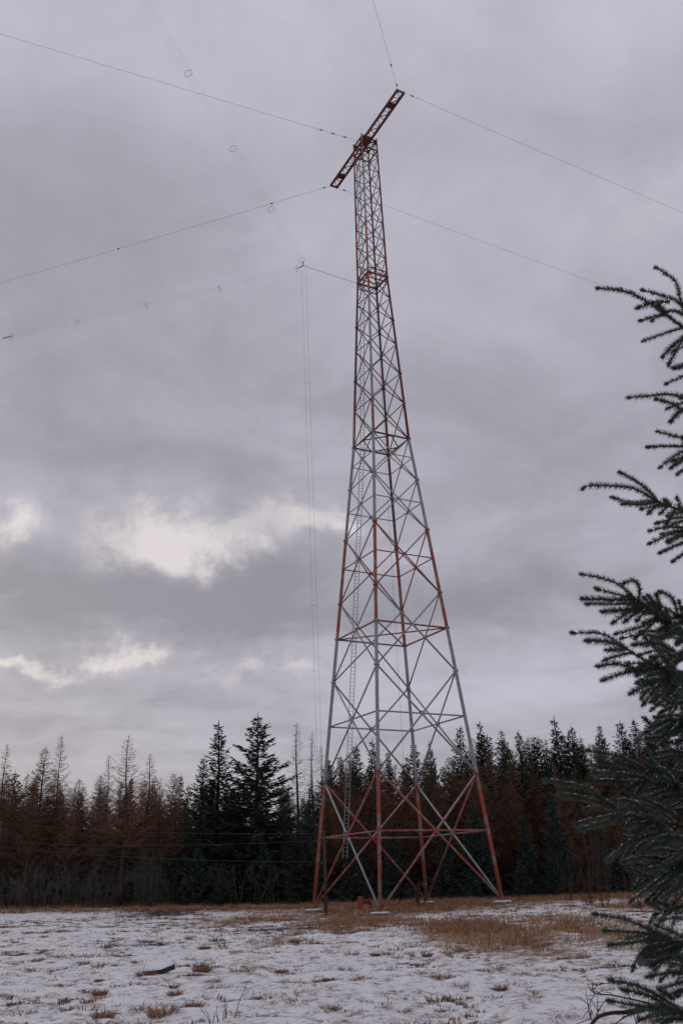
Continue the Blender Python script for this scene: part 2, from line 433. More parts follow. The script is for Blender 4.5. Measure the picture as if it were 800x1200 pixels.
# ------------------------------------------------------------------ grass, heather
def blades(cx, cy, height, nb, spread, lean, width, tone_mu, name, matname, parent=None, curl=.5):
    """tufts of blades; arrays cx, cy, height, width, tone per tuft; nb blades each (array)"""
    idx = np.repeat(np.arange(len(cx)), nb); n = len(idx)
    a = rng.uniform(0, 2 * np.pi, n); rr = np.sqrt(rng.uniform(0, 1, n)) * spread[idx]
    x = cx[idx] + np.cos(a) * rr; y = cy[idx] + np.sin(a) * rr
    z = gz_np(x, y) - .03
    h = height[idx] * rng.uniform(.45, 1.1, n)
    ld = a + rng.normal(0, .7, n); ln = lean[idx] * rng.uniform(.2, 1.3, n)
    wd = width[idx] * rng.uniform(.7, 1.3, n)
    fa = rng.uniform(0, np.pi, n); wx = np.cos(fa) * wd; wy = np.sin(fa) * wd
    mx_, my_ = x + np.cos(ld) * h * ln * .35, y + np.sin(ld) * h * ln * .35
    tx, ty = x + np.cos(ld) * h * ln, y + np.sin(ld) * h * ln
    mz, tz = z + h * .62 * (1 - .15 * ln), z + h * (1 - curl * ln * ln * .8)
    V = np.stack([np.stack([x - wx, y - wy, z], -1), np.stack([x + wx, y + wy, z], -1),
                  np.stack([mx_ + wx * .7, my_ + wy * .7, mz], -1), np.stack([mx_ - wx * .7, my_ - wy * .7, mz], -1),
                  np.stack([tx, ty, tz], -1)], 1).reshape(-1, 3)
    b = np.arange(n) * 5
    F = np.concatenate([np.stack([b, b + 1, b + 2], -1), np.stack([b, b + 2, b + 3], -1), np.stack([b + 3, b + 2, b + 4], -1)])
    me = np_mesh(name, V, F)
    at = me.attributes.new('tone', 'FLOAT', 'POINT')
    tn = np.clip(tone_mu[idx] + rng.normal(0, .16, n), 0, 1)
    at.data.foreach_set('value', np.repeat(tn, 5).astype(np.float32))
    return link(name, me, MAT[matname], parent)
def scatter(n, rmin, rmax, half=R(24)):
    r = np.sqrt(rng.uniform(rmin ** 2, rmax ** 2, n)); a = rng.uniform(-half, half, n)
    return r * np.sin(a), r * np.cos(a), r
def bumpy(x, y): return nz(x, y, .5, 3.3) + .6 * nz(x, y, 1.7, 8.1)
# loose tufts over the snow
x, y, r = scatter(80000, 12, 80)
k = bumpy(x, y) + rng.normal(0, .32, len(x)) > .34
k |= rng.uniform(0, 1, len(x)) < .04
x, y, r = x[k], y[k], r[k]
sz = np.clip(rng.lognormal(-.4, .6, len(x)), .25, 2.4)
tag(blades(x, y, .075 * sz, np.clip((10 + 13 * sz), 9, 42).astype(int), .085 * sz, np.clip(rng.normal(1.35, .3, len(x)), .6, 1.9), .0035 + .00018 * r,
           np.clip(rng.normal(.22, .18, len(x)), 0, 1), 'grass', 'straw_grass', curl=.42), 'dead straw grass tufts poking through the thin snow', 'grass', kind='stuff')
# prominent tussocks in the field
tuss = []
for u, v, s in ((240, 1112, 1.0), (262, 1128, .7), (128, 1112, .9), (170, 1145, 1.1), (235, 1140, 1.1), (228, 1145, .9), (190, 1190, 1.3), (122, 1192, 1.0), (60, 1130, .6), (70, 1145, .8),
                (118, 1165, .8), (228, 1180, .8), (330, 1140, .7), (385, 1150, .7), (518, 1150, 1.2), (540, 1157, .8), (585, 1160, .7), (560, 1140, .6), (452, 1170, .6), (475, 1190, .7),
                (620, 1155, .6), (385, 1185, .8), (18, 1105, .7), (5, 1150, .7), (160, 1185, .6), (250, 1152, .8), (440, 1120, .6), (610, 1120, .8), (500, 1120, .8), (345, 1105, .9), (205, 1165, .7), (205, 1157, .6), (300, 1172, .6), (660, 1125, .8), (300, 1118, .6)):
    p = ground_at(u, v); tuss.append((p[0], p[1], s))
tuss = np.array(tuss); tr = np.hypot(tuss[:, 0], tuss[:, 1])
tag(blades(tuss[:, 0], tuss[:, 1], .20 * tuss[:, 2], (230 * tuss[:, 2]).astype(int), .15 * tuss[:, 2], rng.uniform(1.15, 1.6, len(tuss)), .003 + .0001 * tr,
           np.clip(rng.normal(.32, .12, len(tuss)), .1, .6), 'grass', 'straw_grass', curl=.42), 'rounded brown grass tussocks standing above the snow of the field', 'grass', kind='stuff')
# tall straw grass round the footings and along the wood
x, y, r = scatter(62000, 26, 118, R(26))
c = cover(x, y, STRAW); c = np.where(y > 97, np.maximum(c, .35), c)
k = rng.uniform(0, 1, len(x)) < c * np.clip(.60 + bumpy(x, y) * 1.1, .06, 1)
x, y, r, c = x[k], y[k], r[k], c[k]
tag(blades(x, y, (.25 + .30 * c) * rng.uniform(.6, 1.3, len(x)), np.full(len(x), 10), np.full(len(x), .24), rng.uniform(.4, 1.2, len(x)), .004 + .00013 * r,
           np.clip(rng.normal(.5, .17, len(x)), 0, 1), 'grass', 'straw_grass'), 'tall straw coloured moor grass round the mast footings and forest edge', 'grass', kind='stuff')
x, y, r = scatter(22000, 25, 112, R(24))
c = cover(x, y, HEATH)
k = rng.uniform(0, 1, len(x)) < c * .9
x, y, r = x[k], y[k], r[k]
tag(blades(x, y, .20 * rng.uniform(.5, 1.3, len(x)), np.full(len(x), 10), np.full(len(x), .22), rng.uniform(.3, .9, len(x)), .004 + .00013 * r,
           np.clip(rng.normal(.5, .2, len(x)), 0, 1), 'heather', 'heather_stems'), 'low dark brown heather patches in the snowy field', 'heather', kind='stuff')

# ------------------------------------------------------------------ the lattice mast
TX, TY, YAW = 3.98975, 80.0, 2.849982
def half(z):                                 # centre-to-leg distance at height z (relative to eye)
    if z < 39.09: return 2.71 + (39.09 - z) * .1222
    if z < 57.75: return 2.71 + (z - 39.09) * (1.57 - 2.71) / (57.75 - 39.09)
    return 1.57 - (z - 57.75) * .015
FOOT = [-1.62, -1.78, -1.40, -1.42]
def corner(i, z, k=1.0):
    a = YAW + i * math.pi / 2; s = half(z) * k
    return np.array([TX + s * math.cos(a), TY + s * math.sin(a), z + EYE])
mast = empty('radio_mast', (TX, TY, gz(TX, TY)))
mast_off = np.array([TX, TY, gz(TX, TY)])
def tb(a, b, r, name, material, parent=None, k=8, r2=None):
    q = MB(); q.tube([np.asarray(a) - mast_off, np.asarray(b) - mast_off], [r, r2 or r], k)
    o = link(name, q.mesh(name, False), material, parent or mast)
    o.data.polygons.foreach_set('use_smooth', [len(pl_.vertices) == 4 for pl_ in o.data.polygons])
    return o
J = [8.21, 16.68, 23.70, 29.73, 34.75, 39.09]           # panel joints, lower body
RNG = [3.80, 12.86, 20.48, 26.97, 32.41, 37.06]         # mid-panel rings
UP = [39.09, 42.98, 46.27, 49.65, 52.46, 55.14, 57.75]
TOPZ = 75.69
TP = list(np.linspace(57.75, TOPZ, 9))
mats4 = [MAT['red_paint'], MAT['galvanised_steel'], MAT['weathered_steel'], MAT['dark_red_paint']]
def leg_rad(z): return float(np.interp(z, [-2, 25, 39, 58, 76], [.15, .15, .135, .105, .08]))
def leg_paint(i, z):                         # painted bands down the legs
    if z < 8.2: return 0
    if z < 20.4: return 1
    if z < 29.7: return 0
    if z < 38.5: return 1 if i != 3 else 2
    if z < 43: return 0 if i in (0, 1) else 3
    if z < 55: return 1 if i in (1,) else 2
    if z < 64.2: return 0 if i in (0, 1) else 3
    if z < 71.3: return 1 if i == 1 else 2
    return 0 if i in (0, 1) else 3
for i in range(4):
    zs = [FOOT[i]] + sorted(set([3.8, 8.21, 12.86, 16.68, 20.44, 23.7, 26.97, 29.73, 32.41, 34.75, 37.06, 39.09, 43] + UP + TP + [64.2, 71.3]))
    q = MB(); q.tube([corner(i, z) - mast_off for z in zs], [leg_rad(z) for z in zs], 10, mis=[leg_paint(i, (a + b) / 2) for a, b in zip(zs, zs[1:])] + [0])
    lg = link('leg', q.mesh('leg', True), mats4, mast)
    for z in [8.21, 16.68, 20.48, 23.7, 29.73, 34.75, 39.09, 46.27, 52.46, 57.75]:
        c = corner(i, z) - mast_off; d = corner(i, z + .5) - corner(i, z - .5); d /= np.linalg.norm(d)
        rr = leg_rad(z)
        q = MB(); q.tube([c - d * .05, c + d * .05], rr * 1.6, 10); q.build('flange', mats4[leg_paint(i, z - .2)], lg)
    # concrete footing, snow on its top
    fp = corner(i, FOOT[i]); zt = fp[2]; zb = gz(fp[0], fp[1]) - .25
    q = MB(); q.lathe([(.80, zb), (.78, zt - .07), (.73, zt - .02), (.3, zt)], 24, (fp[0], fp[1], 0))
    for k2 in range(len(q.v)): q.v[k2] = tuple(np.array(q.v[k2]) - mast_off)
    ft = q.build('footing', MAT['concrete'], mast)
    q = MB(); q.lathe([(.70, zt - .02), (.66, zt + .012), (.5, zt + .03), (.22, zt + .035)], 24, (fp[0], fp[1], 0))
    for k2 in range(len(q.v)): q.v[k2] = tuple(np.array(q.v[k2]) - mast_off + (0, 0, mnoise.noise((k2 * .7, i, 0)) * .02))
    sn = q.build('snow_cap', MAT['snow'], ft, True)
def fz(i, z): return FOOT[i] + .12 if z is None else z
def diag_mat(z, i):
    if z < 8: return MAT['red_paint'] if i % 2 == 0 else MAT['red_paint']
    if z < 23.6: return MAT['galvanised_steel']
    if z < 29.7: return MAT['red_paint']
    if z < 38: return MAT['galvanised_steel']
    if z < 46: return MAT['dark_red_paint'] if i in (1, 2) else MAT['weathered_steel']
    return MAT['weathered_steel']
panels = [(None, J[0])] + list(zip(J, J[1:])) + list(zip(UP, UP[1:])) + list(zip(TP, TP[1:]))
for pi, (z0, z1) in enumerate(panels):
    zm = (z1 + (z0 if z0 is not None else 0)) / 2
    rb = .088 if pi == 0 else float(np.interp(zm, [4, 12, 30, 40, 58, 76], [.088, .078, .062, .054, .046, .040]))
    for i in range(4):
        j = (i + 1) % 4
        md = diag_mat(zm, i); md2 = md
        if pi == 0 and i == 0: md2 = MAT['galvanised_steel']
        if pi == 0 and i == 2: md = MAT['galvanised_steel']
        if z1 == J[2] : md = md2 = (MAT['galvanised_steel'] if i in (2,) else MAT['galvanised_steel'])
        tb(corner(i, fz(i, z0)), corner(j, z1), rb, 'diagonal_brace', md, k=6)
        tb(corner(j, fz(j, z0)), corner(i, z1), rb, 'diagonal_brace', md2, k=6)
for (z0, z1), zr in zip(panels[:6], RNG):          # plates where the braces cross
    for i in range(4):
        c = (corner(i, zr) + corner((i + 1) % 4, zr)) / 2; d = corner((i + 1) % 4, zr) - corner(i, zr); d /= np.linalg.norm(d)
        nrm = np.cross(d, [0, 0, 1.0]); q = MB(); hs = .42 if zr < 15 else .3
        q.box(c + nrm * .09 - mast_off, hs, .03, hs, np.stack([d, nrm, [0, 0, 1.0]], 1)); q.build('gusset_plate', diag_mat((z1 + (z0 or 0)) / 2, i), mast)
def ring(z, r, material, cross=False, name='horizontal_brace'):
    for i in range(4): tb(corner(i, z), corner((i + 1) % 4, z), r, name, material, k=6)
    if cross:
        for i in range(2): tb(corner(i, z), corner(i + 2, z), r * .8, 'diaphragm_brace', material, k=6)
ring(RNG[0], .075, MAT['red_paint'])
ring(RNG[1], .07, MAT['galvanised_steel'])
ring(RNG[2], .08, MAT['red_paint'], True)
ring(RNG[3], .055, MAT['red_paint']); ring(RNG[4], .05, MAT['galvanised_steel']); ring(RNG[5], .045, MAT['galvanised_steel'])
ring(39.09, .085, MAT['dark_red_paint'])
for i in range(4):                            # inner diamond at the upper bend
    a = (corner(i, 39.05) + corner((i + 1) % 4, 39.05)) / 2; b = (corner((i + 1) % 4, 39.05) + corner((i + 2) % 4, 39.05)) / 2
    tb(a, b, .06, 'diaphragm_brace', MAT['dark_red_paint'], k=6)
ring(57.75, .12, MAT['red_paint']); ring(58.35, .06, MAT['dark_red_paint'])
ring(57.1, .06, MAT['dark_red_paint'])
ring(TOPZ, .10, MAT['dark_red_paint'], True); ring(TOPZ - 1.35, .085, MAT['dark_red_paint'])
for i in range(4):
    c = corner(i, TOPZ); tb(c, c + (0, 0, .35), .085, 'post', MAT['red_paint'])
# climbing ladder just inside the far left face
lad = MB(); rung = MB()
ez = [2.2, 20.5, 39.09, 57.75, 74.6]
def lad_c(z):
    A, D = corner(0, z), corner(3, z); cc = np.array([TX, TY, z + EYE])
    f = .20; p = A * (1 - f) + D * f
    return p + (cc - p) * .08
ldir = corner(3, 5) - corner(0, 5); ldir[2] = 0; ldir /= np.linalg.norm(ldir)
for s in (-1, 1):
    lad.tube([lad_c(z) + ldir * s * .21 - mast_off for z in ez], .032, 6)
for z in np.arange(2.4, 74.4, .32):
    lad.n = lad.n; rung.beam(lad_c(z) - ldir * .21 - mast_off, lad_c(z) + ldir * .21 - mast_off, .028, .028)
lo = lad.build('ladder', MAT['galvanised_steel'], mast); ro = rung.build('rungs', MAT['galvanised_steel'], lo); ro['kind'] = 'stuff'
tag(mast, 'tall four-legged lattice steel mast with faded red and grey bands', 'mast')

# cross boom on the mast head
E0 = (at_z(390.9, 218.8, TOPZ + EYE)); E1 = at_z(469.4, 106.9, TOPZ + EYE)
ctr = np.array([TX, TY, TOPZ + EYE]); bd = E1 - E0; bl = np.linalg.norm(bd); bd /= bl
bs = np.array([-bd[1], bd[0], 0]); upz = np.array([0, 0, 1.0])
Pb = lambda t, s, h: E0 + bd * t + bs * s + upz * h - mast_off
boom = None
q = MB(); hw = .40
for s in (-hw, hw):
    q.beam(Pb(0, s, .0), Pb(bl, s, .0), .17, .30)
boom = q.build('boom', MAT['dark_red_paint'], mast)
tag(boom, 'dark red lattice cross boom on the mast head')
nb = 15
for k in range(nb):
    t0, t1 = bl * k / nb, bl * (k + 1) / nb
    sg = 1 if k % 2 else -1
    q = MB(); q.beam(Pb(t0, -hw * sg, .0), Pb(t1, hw * sg, .0), .07, .07); q.build('lattice_bar', MAT['dark_red_paint'], boom)
    q = MB(); q.beam(Pb(t0, -hw, .08), Pb(t0, hw, .08), .05, .05); q.build('lattice_bar', MAT['dark_red_paint'], boom)
for t in (0.06, bl - .06):
    q = MB(); q.beam(Pb(t, -hw, .31), Pb(t, hw, .31), .70, .10) if False else q.beam(Pb(t, -hw - .08, .0), Pb(t, hw + .08, .0), .16, .2); q.build('end_bar', MAT['red_paint'], boom)
for t in (1.9, bl - 2.1):
    q = MB(); q.box(Pb(t, 0, .02), .8, .8, .05, np.stack([bd, bs, upz], 1)); q.build('gusset_plate', MAT['dark_red_paint'], boom)
q = MB(); q.box(Pb(bl / 2 + .2, 0, .08), .9, 1.0, .45, np.stack([bd, bs, upz], 1)); q.build('mount_block', MAT['dark_red_paint'], boom)
HB = E0[2]

# ------------------------------------------------------------------ aerial wires
def sag(a, b, s, n=24):
    t = np.linspace(0, 1, n)[:, None]
    p = np.asarray(a) * (1 - t) + np.asarray(b) * t
    p[:, 2] -= s * 4 * t[:, 0] * (1 - t[:, 0]); return p
def through(a, u, v, z, length, sagm=0.0):    # a straight run from a towards where the pixel meets height z
    b = at_z(u, v, z); d = b - a; d[2] = 0; d /= np.linalg.norm(d)
    return a + d * length
def beads(root, pts, dists, r=.08, ln=.34):
    pts = np.asarray(pts); seg = np.linalg.norm(np.diff(pts, axis=0), axis=1); cum = np.concatenate([[0], np.cumsum(seg)])
    for dd in dists:
        k = min(np.searchsorted(cum, dd) - 1, len(seg) - 1); k = max(k, 0)
        c = pts[k] + (pts[k + 1] - pts[k]) * (dd - cum[k]) / seg[k]; d, _, _ = frame(pts[k + 1] - pts[k])
        q = MB(); q.tube([c - d * ln / 2, c - d * ln * .3, c, c + d * ln * .3, c + d * ln / 2], [r * .4, r, r * .7, r, r * .4], 8)
        q.build('insulator', MAT['insulator'], root, True)
def wire(pts, r, label, bd_=(), group=None):
    q = MB(); q.tube(pts, r, 5); w = q.build('stay_wire', MAT['wire'], None, True)
    tag(w, label, 'wire', group)
    if len(bd_): beads(w, pts, bd_)
    return w
Ea0, Eb0 = at_z(387.3, 217.8, HB), at_z(394.5, 219.8, HB)
Ea1, Eb1 = at_z(466, 105.0, HB), at_z(473, 108.3, HB)
Tt = at_z(419, 160, TOPZ + EYE) ; Tt = corner(0, TOPZ) * .45 + corner(1, TOPZ) * .55
WR = .0125
wire(sag(Tt, through(Tt, 0, 38, Tt[2], 130), .2), WR, 'thin aerial wire with three insulators leading from the mast head frame', (1.6, 3.0, 4.4))
wire(sag(Ea0, through(Ea0, 0, 327, HB, 150), .8), WR, 'thin aerial wire from the far boom end leading over the larches', (.8, 7.5, 28.5))
wire(sag(Eb0, through(Eb0, 705, 330, HB, 150), .8), WR * .9, 'thin aerial wire from the far boom end passing behind the mast', (1.0,))
wire(sag(Ea1, through(Ea1, 437, 0, HB, 95), .1), WR, 'thin aerial wire from the near boom end running overhead', (.6, 3.2))
wire(sag(Eb1, through(Eb1, 800, 245, HB, 150), .8), WR, 'thin aerial wire from the near boom end towards the near spruce', (1.0,))
# cage aerial at waist height
HW = 57.65 + EYE
jn = at_z(355.5, 311, HW)
def cage(pix, far, name_label, ringr):
    root = empty('cage_aerial', tuple(jn))
    pts = [at_z(u, v, HW) for u, v in pix]
    d = pts[-1] - pts[0]; d /= np.linalg.norm(d); side = np.array([-d[1], d[0], 0])
    stt = pts[0]; stop = pts[0] + d * far
    for k in range(4):
        a = math.pi / 4 + k * math.pi / 2
        o = side * math.cos(a) * ringr + upz * math.sin(a) * ringr
        q = MB(); q.tube([stt + o - jn, stop + o - jn], .0036, 4); q.build('cage_wire', MAT['wire'], root)
    for p in pts:
        q = MB(); n = 20
        ring_p = [p + side * math.cos(2 * math.pi * t / n) * ringr + upz * math.sin(2 * math.pi * t / n) * ringr - jn for t in range(n + 1)]
        q.tube(ring_p, .017, 5); q.build('spreader_ring', MAT['galvanised_steel'], root)
    q = MB(); q.tube([np.zeros(3), stt - jn - d * .15], [.05, .04], 6); q.build('yoke', MAT['wire'], root)
    if name_label.startswith('far'):
        e = pts[-1]; q = MB(); q.tube([e - jn, e + d * 1.1 - jn], .05, 6); q.build('yoke', MAT['wire'], root)
    tag(root, name_label, 'aerial', None)
    return root
cage([(354, 305), (318, 245), (273, 174), (221, 86)], 90, 'pale four-wire cage aerial with ring spreaders running overhead', .31)
cage([(347.5, 315), (257, 338), (172, 358), (91, 377), (13.6, 394)], 34.1, 'far running four-wire cage aerial with ring spreaders above the larches', .29)
wst = corner(0, 57.75)
wire(sag(jn, wst, .05, 6), .018, 'short stay wire from the mast waist to the cage aerial junction')
dl = empty('feeder_line', tuple(jn))
gb = np.array([-2.35, 77.3, gz(-2.35, 77.3)])
for s in (-.22, .22):
    q = MB(); q.tube([np.array([s, 0, 0]), gb + np.array([s * .8, 0, .3]) - jn], .007, 4); q.build('feeder_wire', MAT['wire'], dl)
for z in (46, 24.2, 12):
    t = (jn[2] - z) / (jn[2] - gb[2]); c = (gb - jn) * t
    q = MB(); q.tube([c - (.24, 0, 0), c + (.24, 0, 0)], .012, 6); q.build('spacer', MAT['insulator'], dl)
tag(dl, 'twin wire feeder hanging down from the cage aerial junction', 'feeder')
hy = np.array([TX + .3, TY + .6, HW - .5])
wire([hy, hy + (0.25, .2, -HW + 1.0)], .011, 'thin halyard hanging inside the mast between its legs')

# ------------------------------------------------------------------ poles and line in front of the wood
def pole(u, vtop, Y, label, h=None):
    top = at_y(u, vtop, Y); gzz = gz(top[0], Y)
    root = empty('utility_pole', (top[0], Y, gzz)); H = top[2] - gzz
    q = MB(); q.tube([(0, 0, -.6), (0.02, 0, H * .5), (0, 0, H)], [.13, .12, .10], 10); q.build('post', MAT['pole_wood'], root, True)
    q = MB(); q.tube([(0, 0, H), (0, 0, H + .06)], [.12, .05], 8); q.build('cap', MAT['wire'], root)
    for k, (dzz, s) in enumerate(((.25, -1), (.75, 1), (2.3, -1))):
        q = MB(); q.lathe([(.03, 0), (.06, .04), (.05, .10), (.03, .16)], 8, (s * .2, 0, H - dzz)); q.tube([(0, 0, H - dzz - .02), (s * .2, 0, H - dzz)], .02, 5)
        q.build('insulator', MAT['insulator'], root)
    tag(root, label, 'pole')
    return np.array([top[0], Y, gzz]), H
pA, HA = pole(379.5, 975, 76, 'weathered wooden pole standing beside the mast leg')
pB, HB2 = pole(2, 963, 92, 'weathered wooden pole in front of the larches')
for dzz, s, dz2 in ((.2, -.2, .0), (.7, .2, 1.2), (2.25, -.2, .05)):
    a = pA + (s, 0, HA - dzz + .1); b = pB + (s, 0, HB2 - dzz - dz2 + .1)
    q = MB(); pts = sag(a, b, .35); ext = pts[-1] + (pts[-1] - a) * .6; q.tube(list(pts), .012, 4)
    w = q.build('line_wire', MAT['wire'], None); tag(w, 'thin overhead line wire strung between the wooden poles', 'wire', 'line wires between the poles')

# ------------------------------------------------------------------ small things round the mast
# coil of cable leaning on the far leg
cc = at_y(493.5, 1046, 85.3); ch = .95
co = empty('cable_coil', (cc[0], cc[1], gz(cc[0], cc[1])))
q = MB()
for k in range(6):
    n = 28; rr = ch - .05 * (k % 3) ; off = (k - 2.5) * .05
    q.tube([(math.cos(2 * math.pi * t / n) * rr * .42 + off, math.sin(2 * math.pi * t / n) * rr * .6 + off, ch + math.sin(2 * math.pi * t / n + .3) * rr) for t in range(n + 1)], .035, 6, cap=False)
q.build('coil', MAT['cable'], co, True)
for t in (.6, 2.4):
    q = MB(); p0 = np.array([math.cos(t) * ch * .42, math.sin(t) * ch * .6, ch + math.sin(t + .3) * ch])
    q.tube([p0 - (.2, .1, .02), p0 + (.2, .1, .02)], .07, 6); q.build('tie', MAT['red_paint'], co)
tag(co, 'dark coil of cable leaning against the back mast leg', 'cable coil')
# red winch among the grass
wc = at_y(427, 1060, 82); wz = gz(wc[0], wc[1])
wi = empty('hand_winch', (wc[0], wc[1], wz), .2)
q = MB(); q.box((-.32, 0, .52), .34, .36, 1.05); q.box((-.32, 0, 1.08), .38, .40, .08); q.build('cabinet', MAT['red_paint'], wi)
q = MB(); q.box((.52, 0, .45), .12, .3, .9); q.build('stand', MAT['red_paint'], wi)
q = MB(); q.tube([(-.15, 0, .72), (-.1, 0, .72), (-.1, 0, .72), (.38, 0, .72), (.38, 0, .72), (.46, 0, .72)], [.28, .28, .16, .16, .28, .28], 14); q.build('drum', MAT['dark_red_paint'], wi)
q = MB(); q.tube([(.58, 0, .72), (.72, 0, .72), (.72, 0, 1.05), (.9, 0, 1.05)], .025, 6); q.build('crank', MAT['galvanised_steel'], wi)
tag(wi, 'small red hand winch with drum between the mast legs', 'winch')
# snow covered slab in the field
sp = ground_at(186, 1141); slab = empty('stone_slab', (sp[0], sp[1], sp[2] + .02), R(10)); slab.scale = (.8, .8, .8)
q = MB()
top = [(-.46, -.16, .05), (.06, -.30, .09), (.46, -.02, .20), (.36, .36, .30), (-.38, .34, .24)]
V = top + [(x_, y_, z_ - .13) for x_, y_, z_ in top]; n5 = 5
q.add(V, [tuple(range(5)), tuple(range(9, 4, -1))] + [(i_, i_ + 5, (i_ + 1) % 5 + 5, (i_ + 1) % 5) for i_ in range(5)])
mat('stone_dark', (.07, .06, .055), .9, .2, var=(.03, .026, .024), vscale=8)
q.build('stone', MAT['stone_dark'], slab)
q = MB(); tp = [(x_ * .96, y_ * .96, z_ + .005) for x_, y_, z_ in top]; t2 = [(x_ * .86, y_ * .86, z_ + .045) for x_, y_, z_ in top]
q.add(tp + t2, [tuple(range(5, 10))] + [(i_, (i_ + 1) % 5, (i_ + 1) % 5 + 5, i_ + 5) for i_ in range(5)])
q.build('snow_cap', MAT['snow'], slab)
tag(slab, 'flat dark stone slab capped with snow lying in the field', 'slab')
# bare dead stems close by
dp = ground_at(258, 1199); ds = empty('dead_weed', (dp[0], dp[1], dp[2]))
for k in range(12):
    a = random.uniform(0, 6.28); h = random.uniform(.12, .28) if k else .50; l = random.uniform(.05, .15)
    if k == 0: a, l = .2, .20
    q = MB(); x0_ = random.uniform(-.15, .25) if k else .18
    q.tube([(x0_, 0, -.03), (x0_ + math.cos(a) * l * .4, math.sin(a) * l * .4, h * .5), (x0_ + math.cos(a) * l, math.sin(a) * l, h)], [.006, .005, .0025], 5); q.build('stem', MAT['shrub_twig'], ds)
tag(ds, 'cluster of bare dead stems rising from the snow', 'plant')

# ------------------------------------------------------------------ forest tree prototypes (built once, then copied)
def strips(P0, P1, w0, w1, up=None, seed=0):
    """thin tapered strips from P0 to P1 (arrays)"""
    d = P1 - P0; L_ = np.linalg.norm(d, axis=1, keepdims=True) + 1e-9; d = d / L_
    rnd = rng.normal(0, 1, d.shape); s = np.cross(d, rnd); s /= np.linalg.norm(s, axis=1, keepdims=True) + 1e-9
    V = np.stack([P0 - s * w0[:, None], P0 + s * w0[:, None], P1 + s * w1[:, None], P1 - s * w1[:, None]], 1).reshape(-1, 3)
    b = np.arange(len(P0)) * 4
    return V, np.stack([b, b + 1, b + 2, b + 3], -1)
def cat_mesh(name, parts):
    Vs, Fs, n = [], [], 0
    for V, F in parts: Vs.append(V); Fs.append(F + n); n += len(V)
    return np_mesh(name, np.vstack(Vs), np.vstack(Fs))
def trunk_mesh(H, r0, bend=.15):
    q = MB(); n = 9; ph = random.uniform(0, 6.28)
    q.tube([(math.sin(ph + i) * bend * .3, math.cos(ph + i * 1.3) * bend * .3, -.4 + (H + .4) * i / (n - 1)) for i in range(n)], [max(.015, r0 * (1 - .93 * i / (n - 1))) for i in range(n)], 7)
    return q.mesh('trunk', True)
def spruce(H, Rb, dens, name, crown_mat, base=.02, droop=.35, gap=0.0, wid=1.0, multi=0):
    root = empty(name, (0, 0, -200))
    link('trunk', trunk_mesh(H, H * .011 + .05), MAT['bark'], root)
    P0, P1, W0, W1 = [], [], [], []; B0, B1, BW0, BW1 = [], [], [], []
    z = H * base
    lobes = rng.uniform(.75, 1.25, 24)
    while z < H * .985:
        t = z / H
        ln = Rb * (1 - t) ** (.78 + .28 * t) * (1 - .18 * math.exp(-t * 7)) + .12
        nb_ = int(5 + 3 * (1 - t)) if t < .93 else 4
        ph = rng.uniform(0, 6.28)
        for k in range(nb_):
            if rng.uniform() < gap: continue
            a = ph + 2 * math.pi * k / nb_ + rng.normal(0, .22)
            l = ln * rng.uniform(.42, 1.28) * (1 + (lobes[int((a % 6.283) / 6.283 * 6) + 6 * int(min(3, t * 4))] - 1) * (1 - t))
            up_ = .75 * t - droop * (1 - t) + rng.normal(0, .08)
            nseg = 7; pts = []
            for s_ in range(nseg + 1):
                q_ = s_ / nseg; rr_ = l * q_
                pts.append((math.cos(a) * rr_, math.sin(a) * rr_, z + rr_ * up_ - .10 * l * math.sin(q_ * math.pi) * (1 - t) + .16 * l * q_ * q_))
            pts = np.array(pts); B0.append(pts[:-1]); B1.append(pts[1:]); ww = np.linspace(.035, .01, nseg + 1) * (.5 + l / 3)
            BW0.append(ww[:-1]); BW1.append(ww[1:])
            ns = max(4, int(dens * l * 8))
            qs = rng.uniform(.12, 1.0, ns) ** .8
            bp = np.stack([np.interp(qs * nseg, np.arange(nseg + 1), pts[:, c_]) for c_ in range(3)], -1)
            sd_ = rng.choice([-1, 1], ns); sl = (.16 + .34 * l * (1.05 - qs) * .55 + .05) * rng.uniform(.6, 1.25, ns) * wid
            sa = a + sd_ * rng.uniform(.35, 1.15, ns)
            dz_ = rng.normal(-.18, .28, ns) + .25 * t
            d_ = np.stack([np.cos(sa) * sl, np.sin(sa) * sl, dz_ * sl], -1)
            P0.append(bp); P1.append(bp + d_); w_ = rng.uniform(.035, .075, ns) * wid; W0.append(w_); W1.append(w_ * .35)
            # tip shoot
            P0.append(pts[-2:-1]); P1.append(pts[-1:] + (pts[-1:] - pts[-2:-1]) * .6); W0.append(np.array([.05])); W1.append(np.array([.015]))
        z += rng.uniform(.16, .26) * (H / 14) ** .5 * (1.25 - .35 * t)
    top = np.array([[0, 0, H * .97]]); P0.append(top); P1.append(np.array([[0, 0, H + .35]])); W0.append(np.array([.04])); W1.append(np.array([.012]))
    me = cat_mesh('crown', [strips(np.vstack(P0), np.vstack(P1), np.concatenate(W0), np.concatenate(W1)), strips(np.vstack(B0), np.vstack(B1), np.concatenate(BW0), np.concatenate(BW1))])
    link('crown', me, crown_mat, root); root['H'] = H
    return root
